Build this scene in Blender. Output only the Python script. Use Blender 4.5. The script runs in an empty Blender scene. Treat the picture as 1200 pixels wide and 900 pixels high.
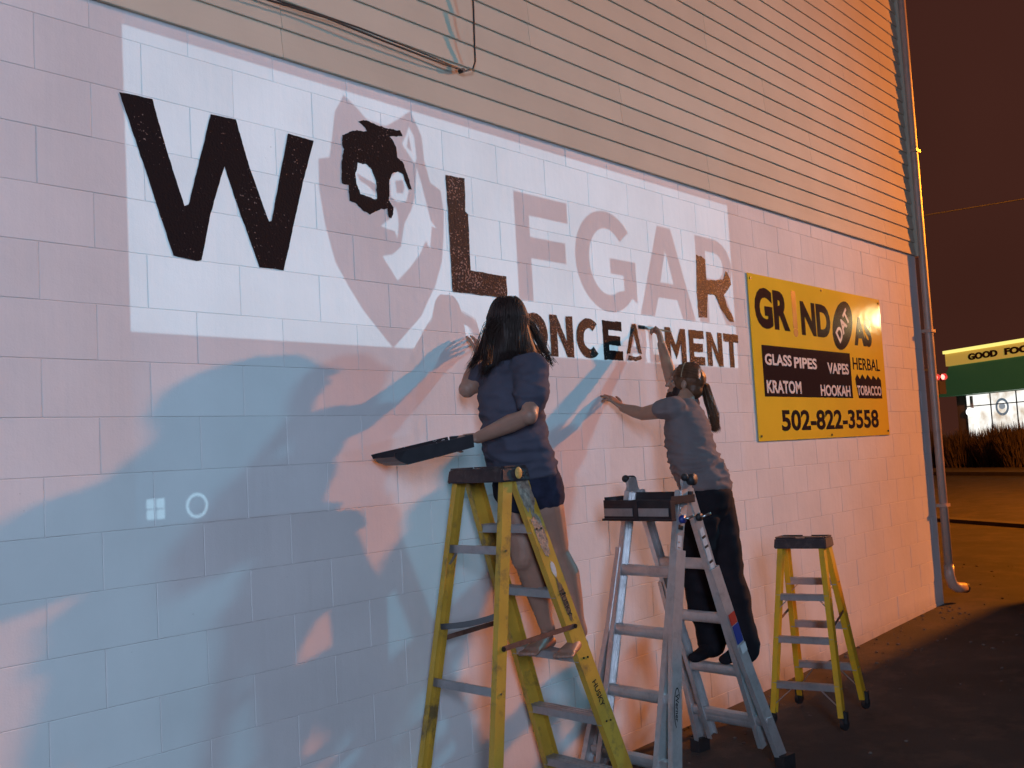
import bpy, bmesh, math, random
from mathutils import Vector, Matrix, noise

random.seed(7)
scene = bpy.context.scene
COL = scene.collection

# ------------------------------------------------------------------ camera
cam_data = bpy.data.cameras.new('camera')
cam = bpy.data.objects.new('camera', cam_data)
COL.objects.link(cam)
cam_data.sensor_fit = 'HORIZONTAL'
cam_data.sensor_width = 36.0
cam_data.lens = 36.386
cam_data.clip_start = 0.05
cam_data.clip_end = 2000.0
YAW, PITCH, ROLL = 0.863558, 0.070696, -0.055268
_f = Vector((math.sin(YAW)*math.cos(PITCH), math.cos(YAW)*math.cos(PITCH), math.sin(PITCH)))
_r = Vector((math.cos(YAW), -math.sin(YAW), 0))
_u = _r.cross(_f)
_R = _r*math.cos(ROLL) + _u*math.sin(ROLL)
_U = _u*math.cos(ROLL) - _r*math.sin(ROLL)
m = Matrix((( _R.x, _U.x, -_f.x, -1.6317), (_R.y, _U.y, -_f.y, -3.5034), (_R.z, _U.z, -_f.z, 1.6062), (0, 0, 0, 1)))
cam.matrix_world = m
scene.camera = cam

# ------------------------------------------------------------------ view
scene.view_settings.view_transform = 'Standard'
scene.view_settings.look = 'None'
scene.view_settings.exposure = 0.0
scene.view_settings.gamma = 1.0

# ------------------------------------------------------------------ world: city sky glow at night
world = bpy.data.worlds.new('World')
scene.world = world
world.use_nodes = True
wn = world.node_tree
for n in list(wn.nodes):
    wn.nodes.remove(n)
wo = wn.nodes.new('ShaderNodeOutputWorld')
wb = wn.nodes.new('ShaderNodeBackground')
wt = wn.nodes.new('ShaderNodeTexCoord')
ws = wn.nodes.new('ShaderNodeSeparateXYZ')
wr = wn.nodes.new('ShaderNodeValToRGB')
wr.color_ramp.elements[0].position = 0.0
wr.color_ramp.elements[0].color = (0.060, 0.0190, 0.0125, 1)
wr.color_ramp.elements[1].position = 0.7
wr.color_ramp.elements[1].color = (0.038, 0.0125, 0.0100, 1)
wn.links.new(wt.outputs['Generated'], ws.inputs[0])
wn.links.new(ws.outputs['Z'], wr.inputs[0])
wn.links.new(wr.outputs[0], wb.inputs['Color'])
wnz = wn.nodes.new('ShaderNodeTexNoise'); wnz.inputs['Scale'].default_value = 2.2; wnz.inputs['Detail'].default_value = 3
wn.links.new(wt.outputs['Generated'], wnz.inputs['Vector'])
wmr = wn.nodes.new('ShaderNodeMapRange'); wmr.inputs[1].default_value = 0.3; wmr.inputs[2].default_value = 0.7; wmr.inputs[3].default_value = 0.78; wmr.inputs[4].default_value = 1.08
wn.links.new(wnz.outputs['Fac'], wmr.inputs[0]); wn.links.new(wmr.outputs[0], wb.inputs['Strength'])
wn.links.new(wb.outputs[0], wo.inputs[0])

# ------------------------------------------------------------------ lamps
LAMP_A = Vector((24.0, -6.7, 8.0))      # assumed orange sodium street lamp, up the street, unseen
LAMP_B = Vector((14.5, -6.3, 7.2))      # assumed bluish light, colour and place fitted to the wall's second shadows
FILL_F = Vector((-7.4, -8.6, 3.6))      # wide cool fill added behind the camera, no known source
PROJ = Vector((2.63, -7.0, 1.36))       # lens of the projector

def lamp(name, kind, loc, power, color, **kw):
    d = bpy.data.lights.new(name, kind)
    d.energy = power
    d.color = color
    for k, v in kw.items():
        setattr(d, k, v)
    o = bpy.data.objects.new(name, d)
    COL.objects.link(o)
    o.location = loc
    return o

def aim(o, target):
    o.rotation_euler = (Vector(target) - o.location).to_track_quat('-Z', 'Y').to_euler()

lamp('assumed_sodium_light', 'POINT', LAMP_A, 22300, (1.0, 0.265, 0.012), shadow_soft_size=0.22)
lb = lamp('assumed_cool_light', 'SPOT', LAMP_B, 3000, (0.20, 0.72, 1.0), shadow_soft_size=0.32, spot_size=math.radians(46), spot_blend=1.0)  # assumed light, cone narrowed to keep blue off the right end
aim(lb, (-0.5, 0, 1.2))
lf = lamp('fill_light', 'AREA', FILL_F, 1520, (0.50, 0.70, 0.98), shape='SQUARE', size=3.4)  # soft fill added to lift the shadowed parts of the wall
aim(lf, (-4.0, 0, 1.2))
lp = lamp('projector_light', 'SPOT', PROJ, 1000, (0.455, 0.795, 1.0), shadow_soft_size=0.00012, spot_size=math.radians(60), spot_blend=0.0)
aim(lp, (PROJ.x, 0, 2.74))

# ------------------------------------------------------------------ material helpers
def mat(name, color=(0.5, 0.5, 0.5), rough=0.6, metal=0.0, var=0.0, scale=20.0, bump=0.0, bscale=200.0,
        dirt=None, dirt_amt=0.0, dscale=6.0, emit=None, es=0.0, objvar=0.0, spec=0.5, dlo=0.5, dhi=0.7, sss=0.0, bdist=0.01):
    m = bpy.data.materials.new(name)
    m.use_nodes = True
    nt = m.node_tree
    b = nt.nodes['Principled BSDF']
    b.inputs['Base Color'].default_value = (*color, 1)
    b.inputs['Roughness'].default_value = rough
    b.inputs['Metallic'].default_value = metal
    b.inputs['Specular IOR Level'].default_value = spec
    if sss:
        b.inputs['Subsurface Weight'].default_value = sss
        b.inputs['Subsurface Radius'].default_value = (0.02, 0.008, 0.004)
        b.inputs['Subsurface Scale'].default_value = 0.5
    tc = nt.nodes.new('ShaderNodeTexCoord')
    geo = nt.nodes.new('ShaderNodeNewGeometry')
    cur = None
    def col(c):
        n = nt.nodes.new('ShaderNodeRGB'); n.outputs[0].default_value = (*c, 1); return n.outputs[0]
    cur = col(color)
    if var > 0:
        nz = nt.nodes.new('ShaderNodeTexNoise'); nz.inputs['Scale'].default_value = scale
        nz.inputs['Detail'].default_value = 6
        nt.links.new(geo.outputs['Position'], nz.inputs['Vector'])
        mr = nt.nodes.new('ShaderNodeMapRange')
        mr.inputs[1].default_value = 0.3; mr.inputs[2].default_value = 0.7
        mr.inputs[3].default_value = 1 - var; mr.inputs[4].default_value = 1 + var
        nt.links.new(nz.outputs['Fac'], mr.inputs[0])
        mx = nt.nodes.new('ShaderNodeVectorMath'); mx.operation = 'SCALE'
        nt.links.new(cur, mx.inputs[0]); nt.links.new(mr.outputs[0], mx.inputs['Scale'])
        cur = mx.outputs[0]
    if objvar > 0:
        oi = nt.nodes.new('ShaderNodeObjectInfo')
        mr = nt.nodes.new('ShaderNodeMapRange')
        mr.inputs[3].default_value = 1 - objvar; mr.inputs[4].default_value = 1 + objvar
        nt.links.new(oi.outputs['Random'], mr.inputs[0])
        mx = nt.nodes.new('ShaderNodeVectorMath'); mx.operation = 'SCALE'
        nt.links.new(cur, mx.inputs[0]); nt.links.new(mr.outputs[0], mx.inputs['Scale'])
        cur = mx.outputs[0]
    if dirt is not None:
        nz = nt.nodes.new('ShaderNodeTexNoise'); nz.inputs['Scale'].default_value = dscale
        nz.inputs['Detail'].default_value = 10; nz.inputs['Roughness'].default_value = 0.7
        nt.links.new(geo.outputs['Position'], nz.inputs['Vector'])
        mr = nt.nodes.new('ShaderNodeMapRange')
        mr.inputs[1].default_value = dlo; mr.inputs[2].default_value = dhi
        mr.inputs[3].default_value = 0; mr.inputs[4].default_value = dirt_amt
        nt.links.new(nz.outputs['Fac'], mr.inputs[0])
        mx = nt.nodes.new('ShaderNodeMix'); mx.data_type = 'RGBA'
        nt.links.new(mr.outputs[0], mx.inputs['Factor'])
        nt.links.new(cur, mx.inputs[6]); nt.links.new(col(dirt), mx.inputs[7])
        cur = mx.outputs[2]
    nt.links.new(cur, b.inputs['Base Color'])
    if bump > 0:
        nz = nt.nodes.new('ShaderNodeTexNoise'); nz.inputs['Scale'].default_value = bscale
        nz.inputs['Detail'].default_value = 4
        nt.links.new(geo.outputs['Position'], nz.inputs['Vector'])
        bp = nt.nodes.new('ShaderNodeBump'); bp.inputs['Strength'].default_value = bump
        bp.inputs['Distance'].default_value = bdist
        nt.links.new(nz.outputs['Fac'], bp.inputs['Height'])
        nt.links.new(bp.outputs[0], b.inputs['Normal'])
    if emit is not None:
        b.inputs['Emission Color'].default_value = (*emit, 1)
        b.inputs['Emission Strength'].default_value = es
    return m

# white masonry paint, its own node tree: roller texture, faint drips, pits showing
def wall_paint():
    m = mat('white_masonry_paint', (0.72, 0.68, 0.675), spec=0.15, rough=0.8, var=0.055, scale=2.2, objvar=0.03)
    nt = m.node_tree; b = nt.nodes['Principled BSDF']
    geo = nt.nodes.new('ShaderNodeNewGeometry')
    def nz(scale, detail=3, dist=0, vec=None):
        n = nt.nodes.new('ShaderNodeTexNoise'); n.inputs['Scale'].default_value = scale
        n.inputs['Detail'].default_value = detail; n.inputs['Distortion'].default_value = dist
        nt.links.new(vec or geo.outputs['Position'], n.inputs['Vector']); return n.outputs['Fac']
    mp = nt.nodes.new('ShaderNodeMapping'); mp.inputs['Scale'].default_value = (1, 1, 0.07)
    nt.links.new(geo.outputs['Position'], mp.inputs['Vector'])
    drips = nz(22, 2, 0, mp.outputs[0])
    fine = nz(150, 4); mid = nz(14, 3)
    v = nt.nodes.new('ShaderNodeTexVoronoi'); v.inputs['Scale'].default_value = 26
    nt.links.new(geo.outputs['Position'], v.inputs['Vector'])
    pit = nt.nodes.new('ShaderNodeMapRange'); pit.inputs[1].default_value = 0.02; pit.inputs[2].default_value = 0.09
    nt.links.new(v.outputs['Distance'], pit.inputs[0])
    gate = nt.nodes.new('ShaderNodeMapRange'); gate.inputs[1].default_value = 0.62; gate.inputs[2].default_value = 0.68
    nt.links.new(nz(2.3, 2), gate.inputs[0])
    inv = nt.nodes.new('ShaderNodeMath'); inv.operation = 'SUBTRACT'; inv.inputs[0].default_value = 1
    nt.links.new(pit.outputs[0], inv.inputs[1])
    pg = nt.nodes.new('ShaderNodeMath'); pg.operation = 'MULTIPLY'
    nt.links.new(inv.outputs[0], pg.inputs[0]); nt.links.new(gate.outputs[0], pg.inputs[1])
    def mad(a, k, c=None):
        n = nt.nodes.new('ShaderNodeMath'); n.operation = 'MULTIPLY_ADD'
        nt.links.new(a, n.inputs[0]); n.inputs[1].default_value = k
        if c is not None: nt.links.new(c, n.inputs[2])
        else: n.inputs[2].default_value = 0
        return n.outputs[0]
    h = mad(fine, 0.22); h = mad(mid, 0.9, h); h = mad(drips, 0.55, h); h = mad(pg.outputs[0], -1.0, h)
    bp = nt.nodes.new('ShaderNodeBump'); bp.inputs['Strength'].default_value = 0.6; bp.inputs['Distance'].default_value = 0.0045
    nt.links.new(h, bp.inputs['Height']); nt.links.new(bp.outputs[0], b.inputs['Normal'])
    # grime at the foot of the wall and in the pits
    prev = b.inputs['Base Color'].links[0].from_socket
    mx = nt.nodes.new('ShaderNodeMix'); mx.data_type = 'RGBA'
    nt.links.new(prev, mx.inputs[6]); mx.inputs[7].default_value = (0.16, 0.13, 0.12, 1)
    g2 = nt.nodes.new('ShaderNodeMath'); g2.operation = 'MULTIPLY'; g2.inputs[1].default_value = 0.55
    nt.links.new(pg.outputs[0], g2.inputs[0]); nt.links.new(g2.outputs[0], mx.inputs['Factor'])
    sx = nt.nodes.new('ShaderNodeSeparateXYZ'); nt.links.new(geo.outputs['Position'], sx.inputs[0])
    lo = nt.nodes.new('ShaderNodeMapRange'); lo.inputs[1].default_value = 0.10; lo.inputs[2].default_value = -0.08
    lo.inputs[3].default_value = 0; lo.inputs[4].default_value = 0.75
    nt.links.new(sx.outputs['Z'], lo.inputs[0])
    ln = nt.nodes.new('ShaderNodeMath'); ln.operation = 'MULTIPLY'
    nt.links.new(lo.outputs[0], ln.inputs[0]); nt.links.new(nz(9, 6), ln.inputs[1])
    m2 = nt.nodes.new('ShaderNodeMix'); m2.data_type = 'RGBA'
    nt.links.new(mx.outputs[2], m2.inputs[6]); m2.inputs[7].default_value = (0.20, 0.15, 0.12, 1)
    nt.links.new(ln.outputs[0], m2.inputs['Factor'])
    nt.links.new(m2.outputs[2], b.inputs['Base Color'])
    return m

# black letter paint rolled thinly over rough block: pores and glints
def letter_paint(name, cover, base=(0.018, 0.013, 0.014), rough=0.7, spec=0.03):
    m = mat(name, base, rough=rough, spec=spec)
    nt = m.node_tree; b = nt.nodes['Principled BSDF']
    geo = nt.nodes.new('ShaderNodeNewGeometry')
    n1 = nt.nodes.new('ShaderNodeTexNoise'); n1.inputs['Scale'].default_value = 95; n1.inputs['Detail'].default_value = 3
    nt.links.new(geo.outputs['Position'], n1.inputs['Vector'])
    n2 = nt.nodes.new('ShaderNodeTexNoise'); n2.inputs['Scale'].default_value = 5; n2.inputs['Detail'].default_value = 2
    nt.links.new(geo.outputs['Position'], n2.inputs['Vector'])
    ad = nt.nodes.new('ShaderNodeMath'); ad.operation = 'MULTIPLY_ADD'; ad.inputs[1].default_value = 0.35
    nt.links.new(n2.outputs['Fac'], ad.inputs[0]); nt.links.new(n1.outputs['Fac'], ad.inputs[2])
    mr = nt.nodes.new('ShaderNodeMapRange'); mr.inputs[1].default_value = cover; mr.inputs[2].default_value = cover + 0.06
    nt.links.new(ad.outputs[0], mr.inputs[0])
    mx = nt.nodes.new('ShaderNodeMix'); mx.data_type = 'RGBA'
    mx.inputs[6].default_value = (*base, 1); mx.inputs[7].default_value = (0.30, 0.20, 0.17, 1)
    nt.links.new(mr.outputs[0], mx.inputs['Factor']); nt.links.new(mx.outputs[2], b.inputs['Base Color'])
    bp = nt.nodes.new('ShaderNodeBump'); bp.inputs['Strength'].default_value = 0.55; bp.inputs['Distance'].default_value = 0.005
    nt.links.new(n1.outputs['Fac'], bp.inputs['Height']); nt.links.new(bp.outputs[0], b.inputs['Normal'])
    return m

def metal_rail(name, c, rough=0.42):
    return mat(name, c, rough=rough, metal=0.6, var=0.12, scale=18, bump=0.15, bscale=60, bdist=0.002,
               dirt=(0.10, 0.09, 0.085), dirt_amt=0.6, dscale=9, dlo=0.5, dhi=0.75)

M = {}
M['wall'] = wall_paint()
M['mortar'] = mat('painted_mortar', (0.60, 0.56, 0.56), rough=0.8, var=0.1, scale=9)
M['siding'] = mat('tan_vinyl_siding', (0.57, 0.50, 0.395), spec=0.02, rough=0.6, var=0.05, scale=2.5, bump=0.15, bscale=90, bdist=0.002, objvar=0.04)
M['lip'] = mat('glossy_siding_lip', (0.50, 0.43, 0.34), spec=0.06, rough=0.10, bump=0.03, bscale=5, bdist=0.01)
M['trim'] = mat('tan_trim', (0.34, 0.27, 0.23), rough=0.45, var=0.05, bump=0.05)
M['pipe'] = mat('painted_downspout', (0.52, 0.36, 0.29), rough=0.4, var=0.06, scale=6, dirt=(0.2, 0.15, 0.12), dirt_amt=0.4, dscale=5)
M['dark'] = mat('black_rubber', (0.02, 0.018, 0.02), rough=0.6, var=0.2)
M['black'] = mat('black_plastic', (0.028, 0.022, 0.026), rough=0.45, var=0.25, scale=14, bump=0.15, bscale=120, bdist=0.002)
M['cap'] = mat('dark_cap_plastic', (0.035, 0.024, 0.028), rough=0.5, var=0.25, scale=20, dirt=(0.16, 0.13, 0.12), dirt_amt=0.35, dscale=22, bump=0.2, bscale=120, bdist=0.002)
M['yellow_worn'] = mat('worn_yellow_fiberglass', (0.54, 0.315, 0.04), rough=0.5, var=0.12, scale=8, bump=0.25, bscale=90, bdist=0.002,
                       dirt=(0.12, 0.085, 0.05), dirt_amt=0.85, dscale=7, dlo=0.52, dhi=0.66)
M['yellow_peel'] = mat('paint_splattered_yellow_rail', (0.54, 0.33, 0.04), rough=0.5, var=0.12, scale=8, bump=0.3, bscale=90, bdist=0.002,
                       dirt=(0.42, 0.36, 0.31), dirt_amt=0.9, dscale=9, dlo=0.50, dhi=0.58)
M['yellow'] = mat('yellow_fiberglass', (0.70, 0.39, 0.02), rough=0.42, var=0.1, scale=6, bump=0.1, bscale=90, bdist=0.002,
                  dirt=(0.25, 0.16, 0.04), dirt_amt=0.5, dscale=6)
M['alu'] = metal_rail('dull_aluminium', (0.42, 0.40, 0.41))
M['alu2'] = metal_rail('ladder_aluminium', (0.66, 0.63, 0.63), 0.36)
M['strap'] = mat('grey_brace_strap', (0.16, 0.16, 0.17), rough=0.5, metal=0.5)
M['rust'] = mat('rusty_spreader_bar', (0.19, 0.10, 0.075), rough=0.6, metal=0.4, var=0.3, scale=30)
M['bolt'] = mat('steel_bolt', (0.55, 0.55, 0.55), rough=0.3, metal=1)
M['rivet'] = mat('dark_rivet', (0.03, 0.03, 0.03), rough=0.4, metal=0.5)
M['skin'] = mat('skin', (0.33, 0.175, 0.125), rough=0.5, var=0.06, scale=25, bump=0.12, bscale=160, bdist=0.002, sss=0.15)
M['skin2'] = mat('tanned_skin', (0.33, 0.17, 0.11), rough=0.5, var=0.06, scale=25, bump=0.12, bscale=160, bdist=0.002, sss=0.15)
M['tee1'] = mat('navy_cotton', (0.072, 0.070, 0.098), rough=0.9, var=0.12, scale=10, bump=0.4, bscale=700, bdist=0.001, spec=0.2)
M['tee2'] = mat('grey_cotton', (0.165, 0.135, 0.138), rough=0.9, var=0.08, scale=8, bump=0.4, bscale=700, bdist=0.001, spec=0.2)
M['denim'] = mat('dark_denim', (0.022, 0.023, 0.045), rough=0.9, var=0.25, scale=30, bump=0.4, bscale=600, bdist=0.001, spec=0.2)
M['pants'] = mat('black_trousers', (0.014, 0.012, 0.016), rough=0.92, var=0.2, scale=12, bump=0.3, bscale=500, bdist=0.001, spec=0.15)
M['hair1'] = mat('dark_brown_hair', (0.030, 0.015, 0.013), spec=0.15, rough=0.5, var=0.3, scale=40)
M['hair2'] = mat('brown_hair', (0.12, 0.050, 0.025), spec=0.25, rough=0.45, var=0.3, scale=40)
M['band'] = mat('tan_headband', (0.30, 0.24, 0.15), rough=0.8)
M['red'] = mat('red_sticker', (0.5, 0.05, 0.03), rough=0.4)
M['blue'] = mat('blue_plastic', (0.03, 0.05, 0.25), rough=0.4)
M['label'] = mat('white_sticker', (0.62, 0.60, 0.60), rough=0.4, var=0.08, scale=60)
M['ink'] = mat('printing_ink', (0.015, 0.012, 0.012), rough=0.5)
M['paint_wet'] = mat('wet_black_paint', (0.012, 0.01, 0.012), rough=0.12)
M['letter'] = letter_paint('black_letter_paint', 0.86)
M['letter_thin'] = letter_paint('thin_black_letter_paint', 0.77, (0.022, 0.012, 0.013), 0.5, 0.045)
M['sign'] = mat('yellow_sign_face', (0.88, 0.58, 0.04), rough=0.10, var=0.05, scale=3, bump=0.10, bscale=4.0, bdist=0.02)
M['sign_ink'] = mat('sign_black', (0.035, 0.018, 0.018), spec=0.25, rough=0.10)
M['sign_white'] = mat('sign_white', (0.75, 0.70, 0.70), rough=0.25)
M['sign_brown'] = mat('sign_pipe_brown', (0.45, 0.20, 0.05), rough=0.25)
M['glass'] = mat('smoked_lamp_glass', (0.8, 0.8, 0.8), rough=0.1)

# ------------------------------------------------------------------ mesh helpers
def link(o, parent=None):
    COL.objects.link(o)
    if parent is not None:
        o.parent = parent
    return o

def obj(name, bm, material, parent=None, smooth=False, label=None, kind=None):
    me = bpy.data.meshes.new(name)
    if isinstance(bm, bmesh.types.BMesh):
        bm.normal_update(); bm.to_mesh(me); bm.free()
    else:
        me = bm; me.name = name
    if material is not None:
        me.materials.clear(); me.materials.append(material)
    if smooth:
        for p in me.polygons: p.use_smooth = True
    o = bpy.data.objects.new(name, me)
    link(o, parent)
    if label: o['label'] = label
    if kind: o['kind'] = kind
    return o

def thing(name, label, cat, loc=(0, 0, 0), rz=0.0, group=None):
    o = bpy.data.objects.new(name, None)
    link(o); o.location = loc; o.rotation_euler = (0, 0, rz)
    o.empty_display_size = 0.2
    o['label'] = label; o['category'] = cat
    if group: o['group'] = group
    return o

def tag(o, label, cat, group=None):
    o['label'] = label; o['category'] = cat
    if group: o['group'] = group
    return o

BM = bmesh.new

def hexa(bm, pts):
    v = [bm.verts.new(p) for p in pts]
    for f in ((0, 3, 2, 1), (4, 5, 6, 7), (0, 1, 5, 4), (1, 2, 6, 5), (2, 3, 7, 6), (3, 0, 4, 7)):
        bm.faces.new([v[i] for i in f])

def box(bm, x0, x1, y0, y1, z0, z1):
    hexa(bm, [(x0, y0, z0), (x1, y0, z0), (x1, y1, z0), (x0, y1, z0), (x0, y0, z1), (x1, y0, z1), (x1, y1, z1), (x0, y1, z1)])

def beam(bm, p0, p1, w, t, wdir, off=(0, 0, 0)):
    """box along p0-p1, w wide along wdir, t thick across"""
    p0 = Vector(p0) + Vector(off); p1 = Vector(p1) + Vector(off)
    d = (p1 - p0).normalized(); wd = Vector(wdir); wd = (wd - d*wd.dot(d)).normalized(); td = d.cross(wd)
    a, b = wd*w/2, td*t/2
    hexa(bm, [p0-a-b, p0+a-b, p0+a+b, p0-a+b, p1-a-b, p1+a-b, p1+a+b, p1-a+b])

def channel(bm, p0, p1, w, depth, t, wdir, inward):
    """C section: web w wide along wdir facing away from `inward`, flanges reach `depth` inward"""
    p0 = Vector(p0); p1 = Vector(p1); d = (p1-p0).normalized()
    wd = Vector(wdir); wd = (wd - d*wd.dot(d)).normalized()
    iv = Vector(inward); iv = (iv - d*iv.dot(d) - wd*iv.dot(wd)).normalized()
    beam(bm, p0, p1, w, t, wd)
    for s in (-1, 1):
        beam(bm, p0, p1, depth, t, iv, wd*s*(w/2 - t/2) + iv*(depth/2 + t/2 + 0.0005))

def tube(bm, pts, r, n=8, cap=True):
    pts = [Vector(p) for p in pts]
    rs = r if isinstance(r, (list, tuple)) else [r]*len(pts)
    rings = []
    prev = None
    for i, p in enumerate(pts):
        d = (pts[min(i+1, len(pts)-1)] - pts[max(i-1, 0)]).normalized()
        if prev is None:
            a = d.orthogonal().normalized()
        else:
            a = (prev - d*prev.dot(d)).normalized()
        prev = a; b = d.cross(a)
        rings.append([bm.verts.new(p + (a*math.cos(2*math.pi*k/n) + b*math.sin(2*math.pi*k/n))*rs[i]) for k in range(n)])
    for i in range(len(rings)-1):
        for k in range(n):
            bm.faces.new([rings[i][k], rings[i][(k+1) % n], rings[i+1][(k+1) % n], rings[i+1][k]])
    if cap:
        bm.faces.new(rings[0][::-1]); bm.faces.new(rings[-1])

def cyl(bm, c, axis, r, h, n=14):
    c = Vector(c); a = Vector(axis).normalized()
    tube(bm, [c - a*h/2, c + a*h/2], r, n)

def loft(bm, secs, n=20):
    """secs: (centre, vector a, vector b) ellipses; closed with domed caps"""
    rings = []
    def ring(c, a, b):
        return [bm.verts.new(Vector(c) + Vector(a)*math.cos(2*math.pi*k/n) + Vector(b)*math.sin(2*math.pi*k/n)) for k in range(n)]
    s = list(secs)
    c0, a0, b0 = [Vector(v) for v in s[0]]; c1, a1, b1 = [Vector(v) for v in s[-1]]
    d0 = (c0 - Vector(s[1][0])).normalized(); d1 = (c1 - Vector(s[-2][0])).normalized()
    e0 = min(a0.length, b0.length)*0.6; e1 = min(a1.length, b1.length)*0.6
    full = [(c0 + d0*e0, a0*0.25, b0*0.25), (c0 + d0*e0*0.75, a0*0.68, b0*0.68)] + s + [(c1 + d1*e1*0.75, a1*0.68, b1*0.68), (c1 + d1*e1, a1*0.25, b1*0.25)]
    for c, a, b in full: rings.append(ring(c, a, b))
    for i in range(len(rings)-1):
        for k in range(n):
            bm.faces.new([rings[i][k], rings[i][(k+1) % n], rings[i+1][(k+1) % n], rings[i+1][k]])
    bm.faces.new(rings[0][::-1]); bm.faces.new(rings[-1])

def ball(bm, c, r, sc=(1, 1, 1), rot=None, n=16):
    mt = Matrix.Translation(Vector(c)) @ (rot.to_4x4() if rot else Matrix.Identity(4)) @ Matrix.Diagonal((sc[0]*r, sc[1]*r, sc[2]*r, 1))
    bmesh.ops.create_uvsphere(bm, u_segments=n, v_segments=n//2+2, radius=1, matrix=mt)

def limb(bm, pts, rs, n=14):
    """rounded tapering limb through pts"""
    pts = [Vector(p) for p in pts]
    tube(bm, pts, list(rs), n)
    for p, r in zip(pts, rs):
        ball(bm, p, r*0.995, n=12)

def remeshed(name, bm, material, parent, voxel, smooth_it=4, disp=None, label=None):
    bmesh.ops.recalc_face_normals(bm, faces=bm.faces)
    me = bpy.data.meshes.new(name + '_src'); bm.to_mesh(me); bm.free()
    o = bpy.data.objects.new(name + '_src', me); COL.objects.link(o)
    r = o.modifiers.new('r', 'REMESH'); r.mode = 'VOXEL'; r.voxel_size = voxel
    s = o.modifiers.new('s', 'SMOOTH'); s.factor = 0.5; s.iterations = smooth_it
    dg = bpy.context.evaluated_depsgraph_get()
    out = bpy.data.meshes.new_from_object(o.evaluated_get(dg))
    bpy.data.objects.remove(o)
    if disp:
        ns = [v.normal.copy() for v in out.vertices]
        for v, nn in zip(out.vertices, ns):
            v.co += nn*disp(v.co)
    return obj(name, out, material, parent, smooth=True, label=label)

_txt = {}
def text_mesh(body, size, bold=0.0, extrude=0.001, sx=1.0, align='CENTER', spacing=1.0):
    c = bpy.data.curves.new('t', 'FONT'); c.body = body; c.size = size; c.offset = bold; c.extrude = extrude
    c.align_x = align; c.align_y = 'CENTER'; c.space_character = spacing; c.resolution_u = 4
    o = bpy.data.objects.new('t', c); COL.objects.link(o)
    dg = bpy.context.evaluated_depsgraph_get()
    me = bpy.data.meshes.new_from_object(o.evaluated_get(dg))
    bpy.data.objects.remove(o); bpy.data.curves.remove(c)
    if sx != 1.0: me.transform(Matrix.Diagonal((sx, 1, 1, 1)))
    return me

def fit_text(body, w, h, bold, extrude=0.001, spacing=1.0):
    """text scaled to w x h metres, centred"""
    me = text_mesh(body, 1.0, bold, extrude, spacing=spacing)
    xs = [v.co.x for v in me.vertices]; ys = [v.co.y for v in me.vertices]
    cx, cy = (min(xs)+max(xs))/2, (min(ys)+max(ys))/2
    me.transform(Matrix.Diagonal((w/(max(xs)-min(xs)), h/(max(ys)-min(ys)), 1, 1)) @ Matrix.Translation((-cx, -cy, 0)))
    return me

def frame_matrix(o, xa, ya, za):
    xa, ya, za, o = Vector(xa).normalized(), Vector(ya).normalized(), Vector(za).normalized(), Vector(o)
    return Matrix(((xa.x, ya.x, za.x, o.x), (xa.y, ya.y, za.y, o.y), (xa.z, ya.z, za.z, o.z), (0, 0, 0, 1)))

def contour_mesh(contours, extrude=0.0):
    """even-odd filled flat mesh of 2D contours; local x,y"""
    c = bpy.data.curves.new('c', 'CURVE'); c.dimensions = '2D'; c.fill_mode = 'BOTH' if extrude else 'FRONT'
    c.extrude = extrude
    for pts in contours:
        s = c.splines.new('POLY'); s.points.add(len(pts)-1); s.use_cyclic_u = True
        for i, p in enumerate(pts): s.points[i].co = (p[0], p[1], 0, 1)
    o = bpy.data.objects.new('c', c); COL.objects.link(o)
    dg = bpy.context.evaluated_depsgraph_get()
    me = bpy.data.meshes.new_from_object(o.evaluated_get(dg))
    bpy.data.objects.remove(o); bpy.data.curves.remove(c)
    return me

# ------------------------------------------------------------------ ground and street
def ground_z(x, y):
    t = min(max((x - 5.0)/3.5, 0), 1)
    return -0.105 + 0.075*t + (0.02*min(max((x-8.5)/8, 0), 1))

bm = BM()
xs = [-400, -120, -40, -15, -6] + [-4 + 0.5*i for i in range(46)] + [22, 30, 45, 80, 200, 500]
ys = [-400, -120, -40, -20, -12] + [-9 + 0.5*i for i in range(22)] + [3, 5, 8, 14, 25, 60, 150, 500]
gv = [[bm.verts.new((x, y, ground_z(x, y) + (0.006*noise.noise(Vector((x*0.7, y*0.7, 0))) if -5 < x < 20 and -9 < y < 2 else 0))) for y in ys] for x in xs]
for i in range(len(xs)-1):
    for j in range(len(ys)-1):
        bm.faces.new([gv[i][j], gv[i+1][j], gv[i+1][j+1], gv[i][j+1]])
M['asphalt'] = mat('asphalt', (0.034, 0.028, 0.027), rough=0.85, var=0.35, scale=1.3, bump=0.6, bscale=120, bdist=0.006,
                   dirt=(0.075, 0.055, 0.045), dirt_amt=0.7, dscale=2.4, dlo=0.5, dhi=0.62)
g = obj('ground', bm, M['asphalt'], smooth=True, kind='structure')
g['label'] = 'dark worn asphalt lot running along the foot of the painted wall'

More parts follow.
